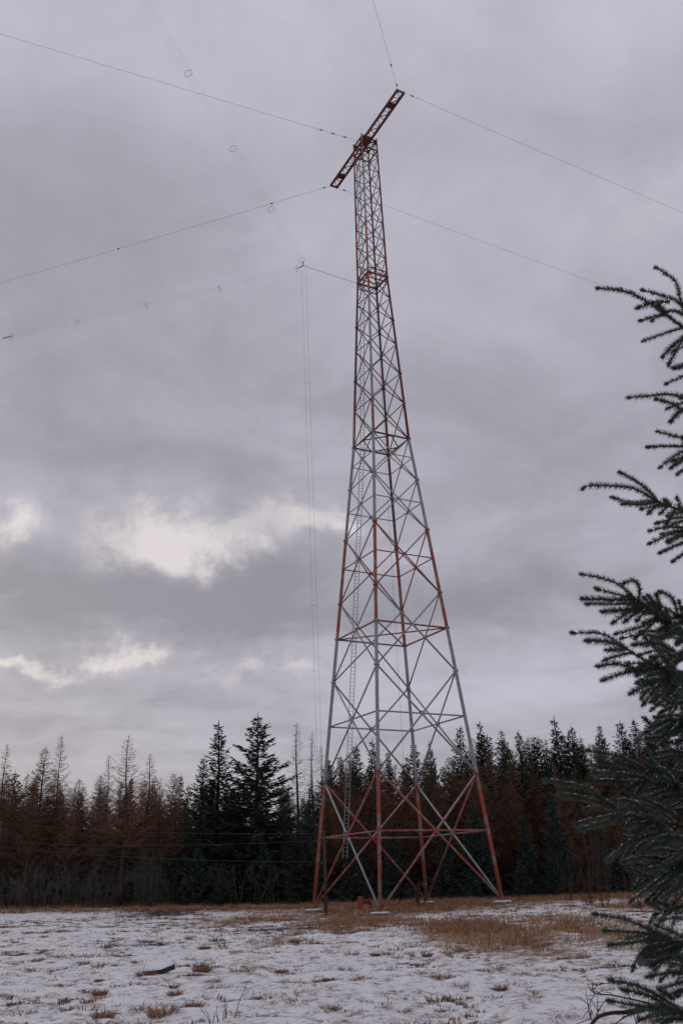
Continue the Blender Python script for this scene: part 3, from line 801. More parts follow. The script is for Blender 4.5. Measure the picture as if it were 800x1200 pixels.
def larch(H, Rb, name, crown_mat, twigs=16, low=.30, lowdens=1.0, up=.15, topthin=1.0, tw=1.0):
    root = empty(name, (0, 0, -200))
    link('trunk', trunk_mesh(H, H * .009 + .04, .3), MAT['bark'], root)
    for part, z0, z1, mt_ in (('crown', H * low, H * .99, crown_mat), ('lower_branches', H * .05, H * low, MAT['dead_twig'])):
        P0, P1, W0, W1 = [], [], [], []
        z = z0
        while z < z1:
            t = z / H
            ln = Rb * (1 - t) ** .85 + .10
            nb_ = 4 if part == 'crown' else 3
            ph = rng.uniform(0, 6.28)
            for k in range(nb_):
                a = ph + 2 * math.pi * k / nb_ + rng.normal(0, .35)
                l = ln * rng.uniform(.5, 1.2) * (1 if part == 'crown' else rng.uniform(.6, 1.1))
                u0 = (up + rng.normal(0, .12)) if part == 'crown' else rng.normal(-.15, .15)
                nseg = 5; q_ = np.linspace(0, 1, nseg + 1)
                wob = rng.normal(0, .05 * l, (nseg + 1, 3)) * q_[:, None]
                pts = np.stack([np.cos(a) * l * q_, np.sin(a) * l * q_, z + l * q_ * u0 - .12 * l * np.sin(q_ * 3.1) + .22 * l * q_ ** 2], -1) + wob
                ww = np.linspace(.022, .008, nseg + 1) * (.6 + l / 3) * tw
                P0.append(pts[:-1]); P1.append(pts[1:]); W0.append(ww[:-1]); W1.append(ww[1:])
                ns = int(twigs * l * (.45 + .55 * (1 - t)) * (1 if part == 'crown' else lowdens * .5)) + 2
                qs = rng.uniform(.15, 1, ns); bp = np.stack([np.interp(qs * nseg, np.arange(nseg + 1), pts[:, c_]) for c_ in range(3)], -1)
                sl = rng.uniform(.15, .55, ns) * (.5 + .25 * l); sa = a + rng.choice([-1, 1], ns) * rng.uniform(.3, 1.2, ns)
                d_ = np.stack([np.cos(sa) * sl, np.sin(sa) * sl, rng.normal(.05 if part == 'crown' else -.25, .38, ns) * sl], -1)
                w_ = rng.uniform(.008, .016, ns) * tw
                P0.append(bp); P1.append(bp + d_); W0.append(w_); W1.append(w_ * .5)
            z += rng.uniform(.18, .34) * (1.0 if part == 'crown' else 1.5)
        V, F = strips(np.vstack(P0), np.vstack(P1), np.concatenate(W0), np.concatenate(W1))
        po = link(part, np_mesh(part, V, F), mt_, root)
        if part != 'crown': po['kind'] = 'stuff'
    root['H'] = H
    return root
SP = [spruce(18, 4.2, 1.7, 'spruce_tree', MAT['spruce_dark'], gap=.08), spruce(18, 3.5, 1.6, 'spruce_tree', MAT['spruce_dark'], gap=.12),
      spruce(18, 5.0, 1.9, 'spruce_tree', MAT['spruce_dark'], gap=.12, wid=1.15), spruce(18, 2.9, 1.6, 'spruce_tree', MAT['spruce_dark'], gap=.15)]
SN = [spruce(10, 3.1, 2.6, 'snowy_spruce', MAT['spruce_snowy'], base=.01), spruce(10, 2.8, 2.5, 'snowy_spruce', MAT['spruce_snowy'], base=.01, gap=.08)]
LA = [larch(18, 3.8, 'larch_tree', MAT['larch_russet'], 26, low=.36, lowdens=1.6), larch(18, 3.3, 'larch_tree', MAT['larch_russet'], 30, low=.40, lowdens=1.6), larch(18, 4.2, 'larch_tree', MAT['larch_russet'], 28, low=.34, lowdens=1.6)]
LD = [larch(18, 3.9, 'larch_tree', MAT['larch_russet'], 60, low=.22, tw=1.3, lowdens=2), larch(18, 4.3, 'larch_tree', MAT['larch_russet'], 55, low=.25, tw=1.3, lowdens=2)]
LB = [larch(18, 2.2, 'bare_larch', MAT['larch_bare'], 12, low=.45, lowdens=.5), larch(18, 2.0, 'bare_larch', MAT['larch_bare'], 11, low=.5, lowdens=.5)]
USED = set()
def plant(protos, u, v, Y, label, cat, group, k=None, wide=1.0):
    """a tree whose tip stands on the pixel's ray at distance Y, its foot on the ground"""
    p = at_y(u, v, Y); x_ = p[0]; gzz = gz(x_, Y); H = p[2] - gzz
    pr = protos[k if k is not None else random.randrange(len(protos))]
    c = copy_tree(pr); s = H / pr['H']
    wd = s * wide * random.uniform(.92, 1.1)
    c.location = (x_, Y, gzz - .05); c.scale = (wd, wd, s); c.rotation_euler = (random.gauss(0, .018), random.gauss(0, .018), random.uniform(0, 6.28))
    tag(c, label, cat, group); del c['H']
    return c
G1 = 'russet larches of the wood beside the open field'
G2 = 'dark spruces rising behind the larches'
L_ru = 'russet bare-twigged larch near the tall forward larch'
def stretch(u, kind, inner):
    w_ = 'deep in the wood' if inner else 'at the forest edge'
    if u < 225: return '%s %s, round the broom bush' % (kind, w_)
    if u < 390: return '%s %s, around the broadest spruce' % (kind, w_)
    if u < 600: return '%s %s, behind the mast' % (kind, w_)
    return '%s %s, between the mast and near spruce' % (kind, w_)
# named trees
plant(LA, 152, 860, 101, 'tall bare larch with long level branches standing forward of the wood', 'larch', None, 2, 1.25)
plant(SP, 300, 838, 103, 'tallest broad dark spruce with spiky top between larches and mast', 'spruce', None, 2, 1.5)
plant(SP, 257, 845, 104, 'slim dark spruce with long leader beside the broadest spruce', 'spruce', None, 3, 1.5)
plant(SP, 236, 886, 102, 'shorter dark spruce on the larch side of the slim spruce', 'spruce', None, 1, 1.45)
plant(LB, 345, 845, 112, 'thin leafless larch beside the broad spruce, tallest of its trio', 'larch', None, 0, 1.3)
plant(LB, 364, 856, 113, 'thin leafless larch standing between two other bare larches', 'larch', None, 1, 1.2)
plant(LB, 376, 872, 114, 'thin leafless larch partly behind the ladder side mast leg', 'larch', None, 0, 1.0)
plant(LD, 55, 874, 104, 'dense brown-clad conifer with ragged top among bare larches', 'larch', None, 0, 1.2)
plant(SP, 352, 935, 98, 'young dark spruce beside the wooden pole', 'spruce', None, 0, 1.25)
for u, v, Y, k in ((10, 872, 103, 1), (76, 862, 105, 0), (129, 884, 107, 1), (173, 883, 106, 1), 
                   (190, 910, 105, 2), (205, 912, 108, 0), (-18, 890, 104, 0), (40, 915, 101, 2), (118, 922, 102, 1), (82, 915, 102, 0), (140, 915, 104, 0), (212, 925, 103, 1)):
    plant(LA, u, v, Y, L_ru, 'larch', G1, k, random.uniform(.95, 1.25))
for u, v, Y in ((70, 925, 112), (100, 920, 114), (125, 925, 116), (185, 925, 112), (5, 915, 112), (25, 920, 116), (205, 930, 114), (150, 925, 118), (45, 925, 118), (-20, 920, 112),
                (400, 905, 110), (430, 898, 112), (465, 893, 112), (500, 890, 110), (525, 886, 112), (548, 876, 110), (575, 880, 108), (600, 878, 107), (622, 890, 106), (645, 895, 108), (672, 898, 108), (690, 905, 106), (715, 905, 108), (740, 900, 110), (765, 905, 108), (790, 900, 110), (815, 900, 108),
                (560, 900, 104), (590, 905, 103), (655, 912, 104), (690, 920, 103), (722, 925, 104), (755, 925, 104), (385, 915, 106), (448, 912, 106), (490, 908, 106), (515, 905, 105), (415, 918, 105), (330, 925, 112), (280, 925, 112), (250, 930, 112)):
    plant(LD, u, v, Y, stretch(u, 'dense rusty brown larch', False), 'larch', G1, None, random.uniform(1.0, 1.25))
for u, v, Y, k in ((415, 872, 122, 1), (440, 866, 122, 3), (452, 880, 120, 1), (478, 872, 124, 0), (505, 868, 122, 3), (532, 850, 120, 1), (559, 845, 118, 3), (572, 862, 120, 1), (586, 855, 119, 3), (603, 856, 120, 1), (618, 861, 121, 3), (634, 864, 120, 1),
                   (650, 841, 118, 3), (667, 850, 119, 1), (681, 862, 120, 3), (701, 850, 118, 0), (722, 846, 119, 1), (743, 843, 118, 0), (757, 847, 120, 1), (775, 845, 119, 3), (795, 850, 118, 0), (815, 845, 119, 0), (395, 885, 122, 1)):
    plant(SP, u, v, Y, stretch(u, 'tall dark spruce topping the larches', True), 'spruce', G2, k, random.uniform(.95, 1.5))
# ranks further in that close the wood
for row, Y in enumerate((116, 121, 127, 134, 142)):
    u = -60 + row * 7
    while u < 860:
        env = 908 if u < 215 else (918 if u < 380 else (886 if u < 540 else 866))
        kk = random.random() < (.15 if u < 210 else (.6 if u < 540 else .72))
        v = env + random.uniform(-6, 24)
        if kk: plant(SP, u, v, Y, stretch(u, 'half-hidden dark spruce', True), 'spruce', G2, None, random.uniform(1.0, 1.45))
        else: plant(LD, u, v, Y, stretch(u, 'half-hidden rusty larch', True), 'larch', G1, None, 1.15)
        u += random.uniform(22, 34)
# understorey at the edge
plant(SN, 644, 926, 97, 'large blue-green spruce dusted with snow near the outermost mast leg', 'spruce', None, 0, .75)
plant(SN, 612, 955, 96, 'snow-dusted spruce squeezed between the large dusted spruce and mast leg', 'spruce', None, 1, .75)
plant(SN, 556, 940, 97, 'snow-dusted spruce seen between the two rear mast legs', 'spruce', None, 0, .85)
plant(SN, 645, 994, 94.5, 'small snowy spruce in front of the large dusted spruce', 'spruce', None, 1, .95)
plant(SN, 609, 1006, 94.5, 'smallest bushy spruce beside the outermost mast leg', 'spruce', None, 0, 1.1)
plant(SN, 520, 960, 98, 'snow-dusted spruce behind the back mast leg', 'spruce', None, 1, .9)
plant(SN, 460, 965, 98, 'snow-dusted spruce behind the middle of the mast base', 'spruce', None, 0, .9)
plant(SN, 410, 970, 98, 'snow-dusted spruce behind the foot of the ladder', 'spruce', None, 1, .9)
plant(SN, 232, 992, 99, 'low snowy spruce below the slim dark spruce', 'spruce', None, 0, 1.2)
plant(SN, 262, 1010, 97.5, 'lowest snowy spruce below the broadest dark spruce', 'spruce', None, 1, 1.3)
plant(SN, 310, 985, 99, 'green young spruce under the broadest dark spruce', 'spruce', None, 0, 1.0)
plant(SN, 700, 965, 99, 'snow-dusted spruce behind the bare upright shrubs', 'spruce', None, 1, .9)
for pr in SP + SN + LA + LD + LB:
    for ch in list(pr.children): bpy.data.objects.remove(ch)
    bpy.data.objects.remove(pr)

# bare shrubs
def shrub(u, v, Y, H, spread, ns, label, matn, name='bare_shrub', tw=10, group=None, wig=.25, r=.012, form='up'):
    p = at_y(u, v, Y); root = empty(name, (p[0], Y, gz(p[0], Y)))
    st = MB(); P0, P1, W0, W1 = [], [], [], []
    for k in range(ns):
        a = random.uniform(0, 6.28); b = math.sqrt(random.random()) * spread * (1.2 if form == 'tangle' else .35); l = random.uniform(.3, 1) * spread; h = H * random.uniform(.55, 1.05)
        pts = [np.array([math.cos(a) * b, math.sin(a) * b, -.1])]
        a2 = a + random.gauss(0, .5)
        for s in range(1, 6):
            q_ = s / 5
            if form == 'oval': rad = b + (l - b) * math.sin(q_ * 2.3) * 1.15
            elif form == 'tangle': rad = b + l * q_ * 1.3
            else: rad = b + (l - b) * q_ ** .8
            hh = h * q_ if form != 'tangle' else h * math.sin(q_ * random.uniform(1.4, 2.4)) * 1.05
            aa = a + (a2 - a) * q_
            pts.append(np.array([math.cos(aa) * rad + random.gauss(0, wig * .4), math.sin(aa) * rad + random.gauss(0, wig * .4), hh]))
        st.tube(pts, [r * (1.1 - .8 * i / 5) for i in range(6)], 4)
        pts = np.array(pts); qs = rng.uniform(.2, 1, tw); bp = np.stack([np.interp(qs * 5, np.arange(6), pts[:, c]) for c in range(3)], -1)
        sl = rng.uniform(.15, .45, tw) * H * .22; sa = rng.uniform(0, 6.28, tw)
        P0.append(bp); P1.append(bp + np.stack([np.cos(sa) * sl * .5, np.sin(sa) * sl * .5, sl], -1)); w = np.full(tw, r * .45); W0.append(w); W1.append(w * .5)
    st.build('stems', MAT[matn], root)['kind'] = 'stuff'
    V, F = strips(np.vstack(P0), np.vstack(P1), np.concatenate(W0), np.concatenate(W1)); link('twigs', np_mesh('twigs', V, F), MAT[matn], root)['kind'] = 'stuff'
    return tag(root, label, 'shrub', group)
shrub(172, 1056, 97, 5.0, 1.55, 70, 'rounded grey-green broom bush at the edge of the larches', 'broom_green', 'broom_bush', 40, r=.018, form='oval')
shrub(690, 1060, 70, 6.2, 1.3, 26, 'tall bare sapling clump beside the snow-dusted spruces', 'shrub_twig', tw=12)
shrub(708, 1060, 66, 5.0, 1.0, 20, 'bare sapling clump standing in the straw grass', 'shrub_twig', tw=12)
shrub(748, 1066, 58, 5.2, .9, 16, 'bare upright alder stems showing below the near spruce boughs', 'shrub_twig', tw=10, r=.016)
shrub(792, 1072, 52, 4.4, 1.0, 18, 'bare upright stems beside the near spruce', 'shrub_twig', tw=10, r=.014)
shrub(665, 1058, 78, 4.5, 1.0, 14, 'thin pale bare stems in front of the dusted spruce', 'shrub_twig', tw=8)
for u, Y, H in ((14, 99, 4.2), (48, 98, 3.6), (75, 98.5, 4.4), (105, 99, 3.8), (132, 98, 3.0), (205, 98, 3.2), (285, 98, 3.6), (325, 98.5, 3.8)):
    shrub(u, 1058, Y, H, 2.0, 40, 'tangled grey leafless undergrowth below the larches', 'dead_twig', 'undergrowth_bush', 22, 'grey undergrowth bushes at the foot of the wood', .3, .016, 'tangle')

# ------------------------------------------------------------------ near spruce: trunk just past the frame, boughs traced by shoot
TRX, TRY = 2.25, 4.25
GROUPS = [  # (depth at tip, [main shoot], [side shoots]) in photograph pixels, tip first
 (4.2, [(700,338),(726,340),(746,347),(770,362),(800,384)], [[(768,314),(782,322),(792,332),(799,356)],[(752,340),(780,348),(798,358)],[(747,361),(768,354),(784,354)],[(750,376),(770,370),(796,366)],[(753,400),(780,390),(800,384)],[(776,418),(788,405),(803,396)],[(806,330),(808,360)]]),
 (4.3, [(736,466),(760,464),(784,462),(803,467)], [[(780,450),(801,441),(815,440)],[(768,468),(784,472),(803,481)],[(785,494),(800,481)],[(790,432),(815,430)]]),
 (4.4, [(758,524),(780,523),(803,523)], [[(770,506),(785,510),(805,515)],[(793,556),(806,546)],[(788,540),(808,534)]]),
 (4.0, [(683,573),(692,569),(724,570),(744,573),(760,582),(770,588),(794,597),(812,603)], [[(726,554),(748,566),(762,578),(770,588)],[(717,583),(736,589),(756,588),(770,588)],[(729,591),(752,591),(768,588)],[(773,602),(782,593)],[(780,614),(790,598)],[(778,586),(786,594)],[(793,584),(802,599)]]),
 (4.2, [(761,622),(780,618),(803,618)], [[(761,637),(784,626),(803,622)],[(773,648),(790,640),(804,634)],[(788,658),(804,646)],[(775,626),(795,622)],[(782,634),(800,628)]]),
 (3.9, [(681,673),(706,678),(726,686),(744,702),(770,720),(800,742)], [[(730,684),(742,680),(749,690),(748,702)],[(698,690),(720,696),(740,700)],[(682,702),(720,703),(746,704)],[(687,708),(720,708),(750,707)],[(706,717),(730,715),(754,712)],[(718,730),(734,718),(748,708)],[(732,728),(752,713)],[(722,743),(752,734),(772,722)],[(744,748),(760,735),(774,722)],[(758,756),(772,740),(784,730)],[(765,706),(772,718)],[(780,716),(786,732)]]),
 (4.1, [(768,708),(780,713),(792,720),(806,725)], [[(772,694),(786,700),(793,718)],[(788,738),(800,726)],[(776,730),(796,722)],[(795,705),(803,722)]]),
 (3.8, [(670,742),(700,742),(716,748),(732,759),(752,772),(780,786),(806,800)], [[(687,751),(716,753),(732,760)],[(711,762),(734,761)],[(700,781),(724,778),(748,786),(776,788)],[(706,797),(730,789),(758,784)],[(708,774),(732,766),(742,766)],[(738,813),(760,802),(784,790)],[(753,826),(768,806),(786,790)],[(728,748),(752,744),(776,748),(800,752)],[(742,756),(768,754),(790,764)],[(768,820),(786,798)],[(788,824),(800,806)],[(748,768),(772,762),(792,770)],[(760,792),(780,788)],[(775,770),(795,790)],[(792,812),(804,800)],[(755,748),(775,765),(790,790)]]),
 (4.3, [(745,870),(768,858),(800,844)], [[(770,841),(786,838),(803,840)],[(780,853),(803,850)],[(764,868),(785,860),(803,853)],[(766,884),(786,880),(803,880)],[(768,890),(790,886),(804,884)],[(788,906),(797,893),(804,888)],[(757,866),(775,864)],[(780,870),(800,868)],[(786,842),(800,860)]]),
 (3.9, [(688,880),(724,886),(744,896),(766,907),(800,926)], [[(703,893),(726,897),(752,903)],[(696,906),(724,907),(754,911),(768,908)],[(699,915),(740,917),(756,911)],[(734,926),(752,914)],[(744,936),(752,920),(758,911)],[(760,900),(780,904),(796,922)],[(776,928),(796,924)],[(770,938),(790,932),(806,932)],[(722,893),(744,900)],[(768,918),(788,918)],[(784,948),(802,938)]]),
 (3.7, [(640,915),(676,921),(694,926),(706,942),(735,954),(765,966),(800,985)], [[(657,932),(684,936),(704,942)],[(684,950),(704,946),(722,946)],[(675,966),(703,959),(727,955)],[(681,972),(705,965),(730,958)],[(712,1008),(726,996),(740,985),(752,965)],[(718,938),(740,940),(760,955)],[(735,945),(758,944),(782,958)],[(730,968),(752,965),(775,970)],[(745,985),(765,978),(780,974)],[(758,995),(775,984),(792,980)],[(750,936),(772,945),(794,958)],[(770,990),(790,985)],[(700,934),(720,946)],[(742,975),(760,968)]]),
 (4.0, [(730,1010),(753,1005),(781,1007),(806,1010)], [[(739,1056),(761,1040),(779,1025),(806,1012)],[(758,1020),(780,1014)],[(770,1042),(788,1028),(804,1018)],[(775,1052),(792,1040),(806,1024)],[(752,1000),(775,996),(800,1000)],[(770,985),(790,992),(804,1006)],[(788,1060),(800,1046),(808,1030)],[(765,1012),(790,1008)],[(785,1018),(803,1014)]]),
 (3.4, [(697,1072),(727,1076),(744,1082),(761,1090),(792,1105),(812,1114)], [[(708,1091),(744,1093),(774,1096)],[(714,1108),(742,1105),(764,1100)],[(741,1136),(748,1120),(764,1108)],[(768,1085),(790,1093),(806,1100)],[(764,1131),(785,1122),(806,1114)],[(735,1100),(752,1097),(778,1098)],[(752,1118),(768,1110),(785,1106)],[(776,1078),(795,1076),(812,1084)],[(770,1118),(790,1112)],[(760,1120),(778,1112)]]),
 (3.3, [(759,1145),(785,1140),(810,1142)], [[(773,1159),(790,1154),(810,1150)],[(785,1130),(806,1134)],[(782,1166),(806,1160)],[(790,1120),(812,1128)]]),
 (3.1, [(715,1149),(744,1155),(768,1166),(792,1181),(815,1196)], [[(713,1173),(748,1179),(792,1186),(815,1196)],[(730,1160),(756,1166),(780,1176)],[(750,1195),(775,1190),(800,1190)],[(738,1186),(765,1184),(795,1187)],[(765,1205),(785,1196),(808,1195)],[(772,1160),(790,1172)],[(760,1180),(784,1184)],[(775,1178),(800,1188)]]),
]
def fill(dep, main, n, ln):
    sides = []; m = np.array(main, float)
    for k in range(n):
        f = .15 + .8 * k / n; i = min(int(f * (len(m) - 1)), len(m) - 2); b = m[i] + (m[i + 1] - m[i]) * (f * (len(m) - 1) - i)
        d = m[0] - m[-1]; a0 = math.atan2(d[1], d[0]) + (1 if k % 2 else -1) * random.uniform(.35, .95); l = ln * random.uniform(.6, 1.2) * (.5 + f * .7)
        sides.append([(b[0] + math.cos(a0) * l, b[1] + math.sin(a0) * l), (b[0] + math.cos(a0) * l * .5, b[1] + math.sin(a0) * l * .5 - 1.5), (b[0], b[1])])
    return (dep, main, sides)
for dep_, mn in ((4.7, [(742, 905), (768, 902), (803, 906)]), (4.6, [(732, 992), (762, 986), (803, 986)]), (4.5, [(744, 1034), (772, 1024), (803, 1020)]), (4.7, [(752, 950), (780, 948), (803, 950)]),
                 (4.6, [(756, 858), (778, 855), (803, 858)]), (4.4, [(766, 1072), (786, 1066), (805, 1060)]), (4.5, [(764, 930), (784, 926), (805, 926)]), (4.3, [(758, 968), (782, 966), (805, 970)]),
                 (4.4, [(758, 1012), (784, 1004), (805, 1000)]), (3.7, [(752, 1122), (778, 1122), (806, 1128)]), (4.6, [(772, 890), (788, 886), (805, 888)]), (4.2, [(765, 1046), (786, 1040), (806, 1036)]),
                 (4.4, [(762, 770), (784, 768), (806, 772)]), (4.3, [(752, 812), (780, 800), (806, 792)]), (4.5, [(774, 836), (790, 826), (806, 820)])):
    GROUPS.append(fill(dep_, mn, 7, 32))
def resample(pts, step):
    pts = np.asarray(pts, float)
    # Catmull-Rom then even spacing
    if len(pts) > 2:
        o = []
        P = np.vstack([2 * pts[0] - pts[1], pts, 2 * pts[-1] - pts[-2]])
        for i in range(1, len(P) - 2):
            for t in np.linspace(0, 1, 6, endpoint=False):
                a, b, c, d = P[i - 1], P[i], P[i + 1], P[i + 2]
                o.append(.5 * ((2 * b) + (-a + c) * t + (2 * a - 5 * b + 4 * c - d) * t * t + (-a + 3 * b - 3 * c + d) * t ** 3))
        o.append(pts[-1]); pts = np.array(o)
    seg = np.linalg.norm(np.diff(pts, axis=0), axis=1); cum = np.concatenate([[0], np.cumsum(seg)])
    n = max(2, int(cum[-1] / step) + 1); s = np.linspace(0, cum[-1], n)
    return np.stack([np.interp(s, cum, pts[:, c]) for c in range(3)], -1), cum[-1]
near = empty('near_spruce', (TRX, TRY, gz(TRX, TRY)))
near_off = np.array([TRX, TRY, gz(TRX, TRY)])
def needles_on(pts, length, dens, out, nl=.025, wid=.0013):
    """needle blades round a shoot; pts run tip first"""
    n = int(length * dens); 
    if n < 4: return
    s = rng.uniform(0, 1, n) ** 1.0; k = s * (len(pts) - 1); i = np.clip(k.astype(int), 0, len(pts) - 2); fr = (k - i)[:, None]
    c = pts[i] * (1 - fr) + pts[i + 1] * fr
    d = pts[i] - pts[i + 1]; d /= np.linalg.norm(d, axis=1, keepdims=True) + 1e-9      # towards the tip
    rnd = rng.normal(0, 1, (n, 3)); rnd[:, 2] += .25
    sd_ = rnd - d * (rnd * d).sum(1, keepdims=True); sd_ /= np.linalg.norm(sd_, axis=1, keepdims=True) + 1e-9
    ang = np.where(s < .06, rng.uniform(.15, .7, n), rng.uniform(.75, 1.3, n))[:, None]
    nd_ = d * np.cos(ang) + sd_ * np.sin(ang)
    ln = (nl * rng.uniform(.7, 1.15, n))[:, None]
    side = np.cross(nd_, rng.normal(0, 1, (n, 3))); side /= np.linalg.norm(side, axis=1, keepdims=True) + 1e-9
    out.append(np.stack([c - side * wid, c + side * wid, c + nd_ * ln], 1).reshape(-1, 3))
def build_bough(shoots, axis, parent, snow=1.0, dens=1500, nl=.025):
    """shoots: list of tip-first polylines; axis: inner wood from the last point of the main shoot to the trunk"""
    w = MB(); N_ = []; S = MB()
    for kk, sh in enumerate(shoots):
        pts, ln = resample(sh, .02)
        rad = np.linspace(.0016, .0042 if kk else .006, len(pts))
        w.tube(pts - near_off, list(rad), 5, mi=0)
        dd = pts[0] - pts[1]; dd /= np.linalg.norm(dd) + 1e-9
        w.tube([pts[0] - near_off, pts[0] + dd * .006 - near_off, pts[0] + dd * .012 - near_off], [.003, .0042, .001], 5, mi=1)
        needles_on(pts, ln, dens * random.uniform(.7, 1.25), N_, nl * random.uniform(.8, 1.2))
        # a crowd of needles round the bud
        needles_on(pts[:2] + dd * .004, .02, dens * 1.5, N_, nl * .8)
        if snow > 0:
            for i in range(1, len(pts) - 1):
                if rng.uniform() < snow * .9:
                    t = pts[i] - pts[i - 1]; t /= np.linalg.norm(t) + 1e-9
                    up_ = np.array([0, 0, 1.0]) - t * t[2]; nn = np.linalg.norm(up_)
                    if nn < .35: continue
                    up_ /= nn; sidev = np.cross(t, up_)
                    c = pts[i] + up_ * rng.uniform(.006, .013) + sidev * rng.normal(0, .003) - near_off; L_ = rng.uniform(.005, .018); hh = rng.uniform(.0015, .004); wd = rng.uniform(.0015, .0042)
                    V = [c - t * L_, c + sidev * wd, c + t * L_, c - sidev * wd, c + up_ * hh]
                    S.add(V, [(0, 1, 4), (1, 2, 4), (2, 3, 4), (3, 0, 4), (3, 2, 1, 0)])
    if axis is not None:
        pts, ln = resample(axis, .05); w.tube(pts - near_off, list(np.linspace(.006, .017, len(pts))), 7, mi=0)
    b = w.build('bough', [MAT['shoot_bark'], MAT['bud']], parent, True)
    V = np.vstack(N_) - near_off; F = np.arange(len(V)).reshape(-1, 3)
    nd_ = link('needles', np_mesh('needles', V, F), MAT['needle'], b); nd_['kind'] = 'stuff'
    if S.n: s_ = S.build('snow_dusting', MAT['snow'], b, True); s_['kind'] = 'stuff'
    return b
def shoot_px(poly, dep, tilt=0.0, d1=None):
    n = len(poly); return [at_d(u, v, dep + (tilt * (1 - i / (n - 1)) if n > 1 else 0)) for i, (u, v) in enumerate(poly)]
for gi, (dep, main, sides) in enumerate(GROUPS):
    P = shoot_px(main, dep)
    last = P[-1]; prev = P[-2]
    ddir = last - prev; ddir /= np.linalg.norm(ddir)
    zt = last[2] - .18 * np.linalg.norm(last[:2] - (TRX, TRY)) + .10 * (1 if last[2] > 2 else 0)
    tr = np.array([TRX, TRY, max(.12, zt)])
    mid = last * .5 + tr * .5 + np.array([0, 0, .04])
    axis = [last, mid, tr]
    shoots = [P]
    for sh in sides:
        q_ = shoot_px(sh, dep, random.uniform(-.10, .10))
        u, v = sh[-1]
        if u >= 795 and (u, v) != main[-1]:
            q_.append(last * .55 + mid * .45 + np.array([0, 0, random.uniform(-.01, .01)]))
        shoots.append(q_)
    # shoots that point towards and away from the viewer, so the bough has depth
    dens_pts = resample(P + [mid], .03)[0]
    for k in range(int(10 + 5 * len(sides) * (1.0 if gi >= 5 else .25)) if gi < 15 else 12):
        i = random.randrange(int(len(dens_pts) * .35), len(dens_pts)); b_ = dens_pts[i]
        t = dens_pts[max(i - 1, 0)] - dens_pts[min(i + 1, len(dens_pts) - 1)]; t /= np.linalg.norm(t)
        yv = np.array([0, random.choice([-1, 1]) * 1.0, 0]); l = random.uniform(.08, .26) * (.5 + .5 * i / len(dens_pts))
        dv = t * random.uniform(.35, .9) + yv * random.uniform(.4, 1.0) + np.array([0, 0, random.uniform(-.45, .15)]); dv /= np.linalg.norm(dv)
        shoots.append([b_ + dv * l, b_ + dv * l * .5 + (0, 0, .008), b_])
    build_bough(shoots, axis, near, snow=1.0 if gi >= 8 else .35, dens=2600)
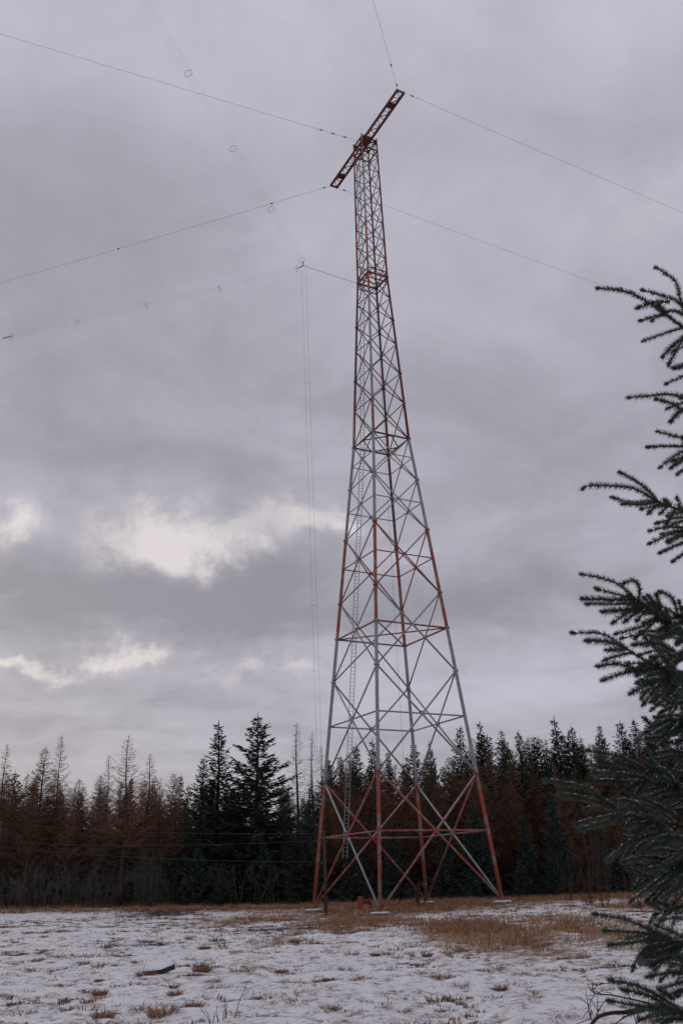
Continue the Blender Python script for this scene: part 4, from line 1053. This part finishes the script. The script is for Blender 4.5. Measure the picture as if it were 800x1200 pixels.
# the rest of the tree, out of the picture to that side
q = MB(); HT = 6.0
q.tube([(0, 0, -.2), (0.01, 0, 1.2), (.0, .02, 3), (.02, 0, 4.6), (0, 0, HT)], [.085, .075, .058, .035, .008], 10); q.build('trunk', MAT['bark'], near, True)
for k in range(54):
    z = .35 + (HT - .7) * k / 54; t = z / HT
    a = (k * 2.399) % (2 * math.pi)
    if math.cos(a) < -.1 and math.sin(a) < .75 and z < 6.5: a += math.pi * .85
    if z > 2.6 and math.cos(a) < .35: a = random.uniform(-1.1, 1.1)       # the side in view is traced above
    l = 1.5 * (1 - t) ** .8 + .10
    tr = np.array([TRX, TRY, z + near_off[2]]); out_ = np.array([math.cos(a), math.sin(a), 0]); ortho = np.array([-out_[1], out_[0], 0])
    tip = tr + out_ * l + (0, 0, l * (.1 + .3 * t)); mid = (tr + tip) / 2 + (0, 0, -.04 * l)
    main = [tip, mid * .35 + tip * .65 + (0, 0, .01), mid]
    shoots = [main]
    for j in range(int(6 + 12 * l)):
        f = random.uniform(.15, .95); b_ = tr * (1 - f) + tip * f + (0, 0, -.04 * l * math.sin(f * 3.14)); sgn = 1 if j % 2 else -1
        ll = (.08 + .34 * l * (1 - f) * .8) * random.uniform(.7, 1.2); dv = out_ * .75 + ortho * sgn * .75 + (0, 0, random.uniform(-.3, .15)); dv /= np.linalg.norm(dv)
        shoots.append([b_ + dv * ll, b_ + dv * ll * .5 + (0, 0, .01), b_])
    build_bough(shoots, [mid, tr], near, snow=.35, dens=1400)
tag(near, 'near spruce with snow-dusted dark green needled boughs reaching over the field', 'spruce')

# dead reddish branch caught under the lowest boughs
dbp = at_d(790, 1215, 3.35); db = empty('dead_branch', (dbp[0], dbp[1], gz(dbp[0], dbp[1])))
dbo = np.array([dbp[0], dbp[1], gz(dbp[0], dbp[1])])
def dead(poly, dep, r0, r1, twn=0):
    pts = resample([at_d(u, v, dep + random.uniform(-.01, .01)) for u, v in poly], .02)[0]
    q = MB(); q.tube(pts - dbo, list(np.linspace(r0, r1, len(pts))), 6); q.build('twig', MAT['dead_red_twig'], db, True)
    for k in range(twn):
        i = random.randrange(1, len(pts)); dv = np.array([random.uniform(-1, .3), random.uniform(-.6, .6), random.uniform(-.6, .9)]); dv /= np.linalg.norm(dv); l = random.uniform(.02, .07)
        q = MB(); q.tube([pts[i] - dbo, pts[i] + dv * l * .5 + (0, 0, .004) - dbo, pts[i] + dv * l - dbo], [.0016, .0013, .0007], 5); q.build('twig', MAT['dead_red_twig'], db)
dead([(690, 1204), (700, 1192), (716, 1187), (735, 1186), (765, 1180), (800, 1186), (830, 1200)], 3.2, .0055, .009)
dead([(690, 1157), (696, 1164), (715, 1166), (735, 1170), (760, 1176), (800, 1190)], 3.22, .0018, .004, 14)
dead([(715, 1153), (702, 1153), (693, 1162), (697, 1165)], 3.22, .0013, .002, 5)
dead([(697, 1165), (690, 1176), (690, 1188), (694, 1198)], 3.2, .0012, .002, 4)
dead([(720, 1200), (735, 1190), (755, 1184)], 3.2, .002, .004, 8)
dead([(675, 1200), (686, 1196), (692, 1194)], 3.2, .0012, .002, 2)
dead([(740, 1204), (755, 1192), (775, 1186)], 3.18, .002, .004, 8)
dead([(709, 1172), (703, 1180), (700, 1186)], 3.21, .0012, .0018, 4)
tag(db, 'dead reddish leafless branch under the lowest near spruce bough', 'branch')
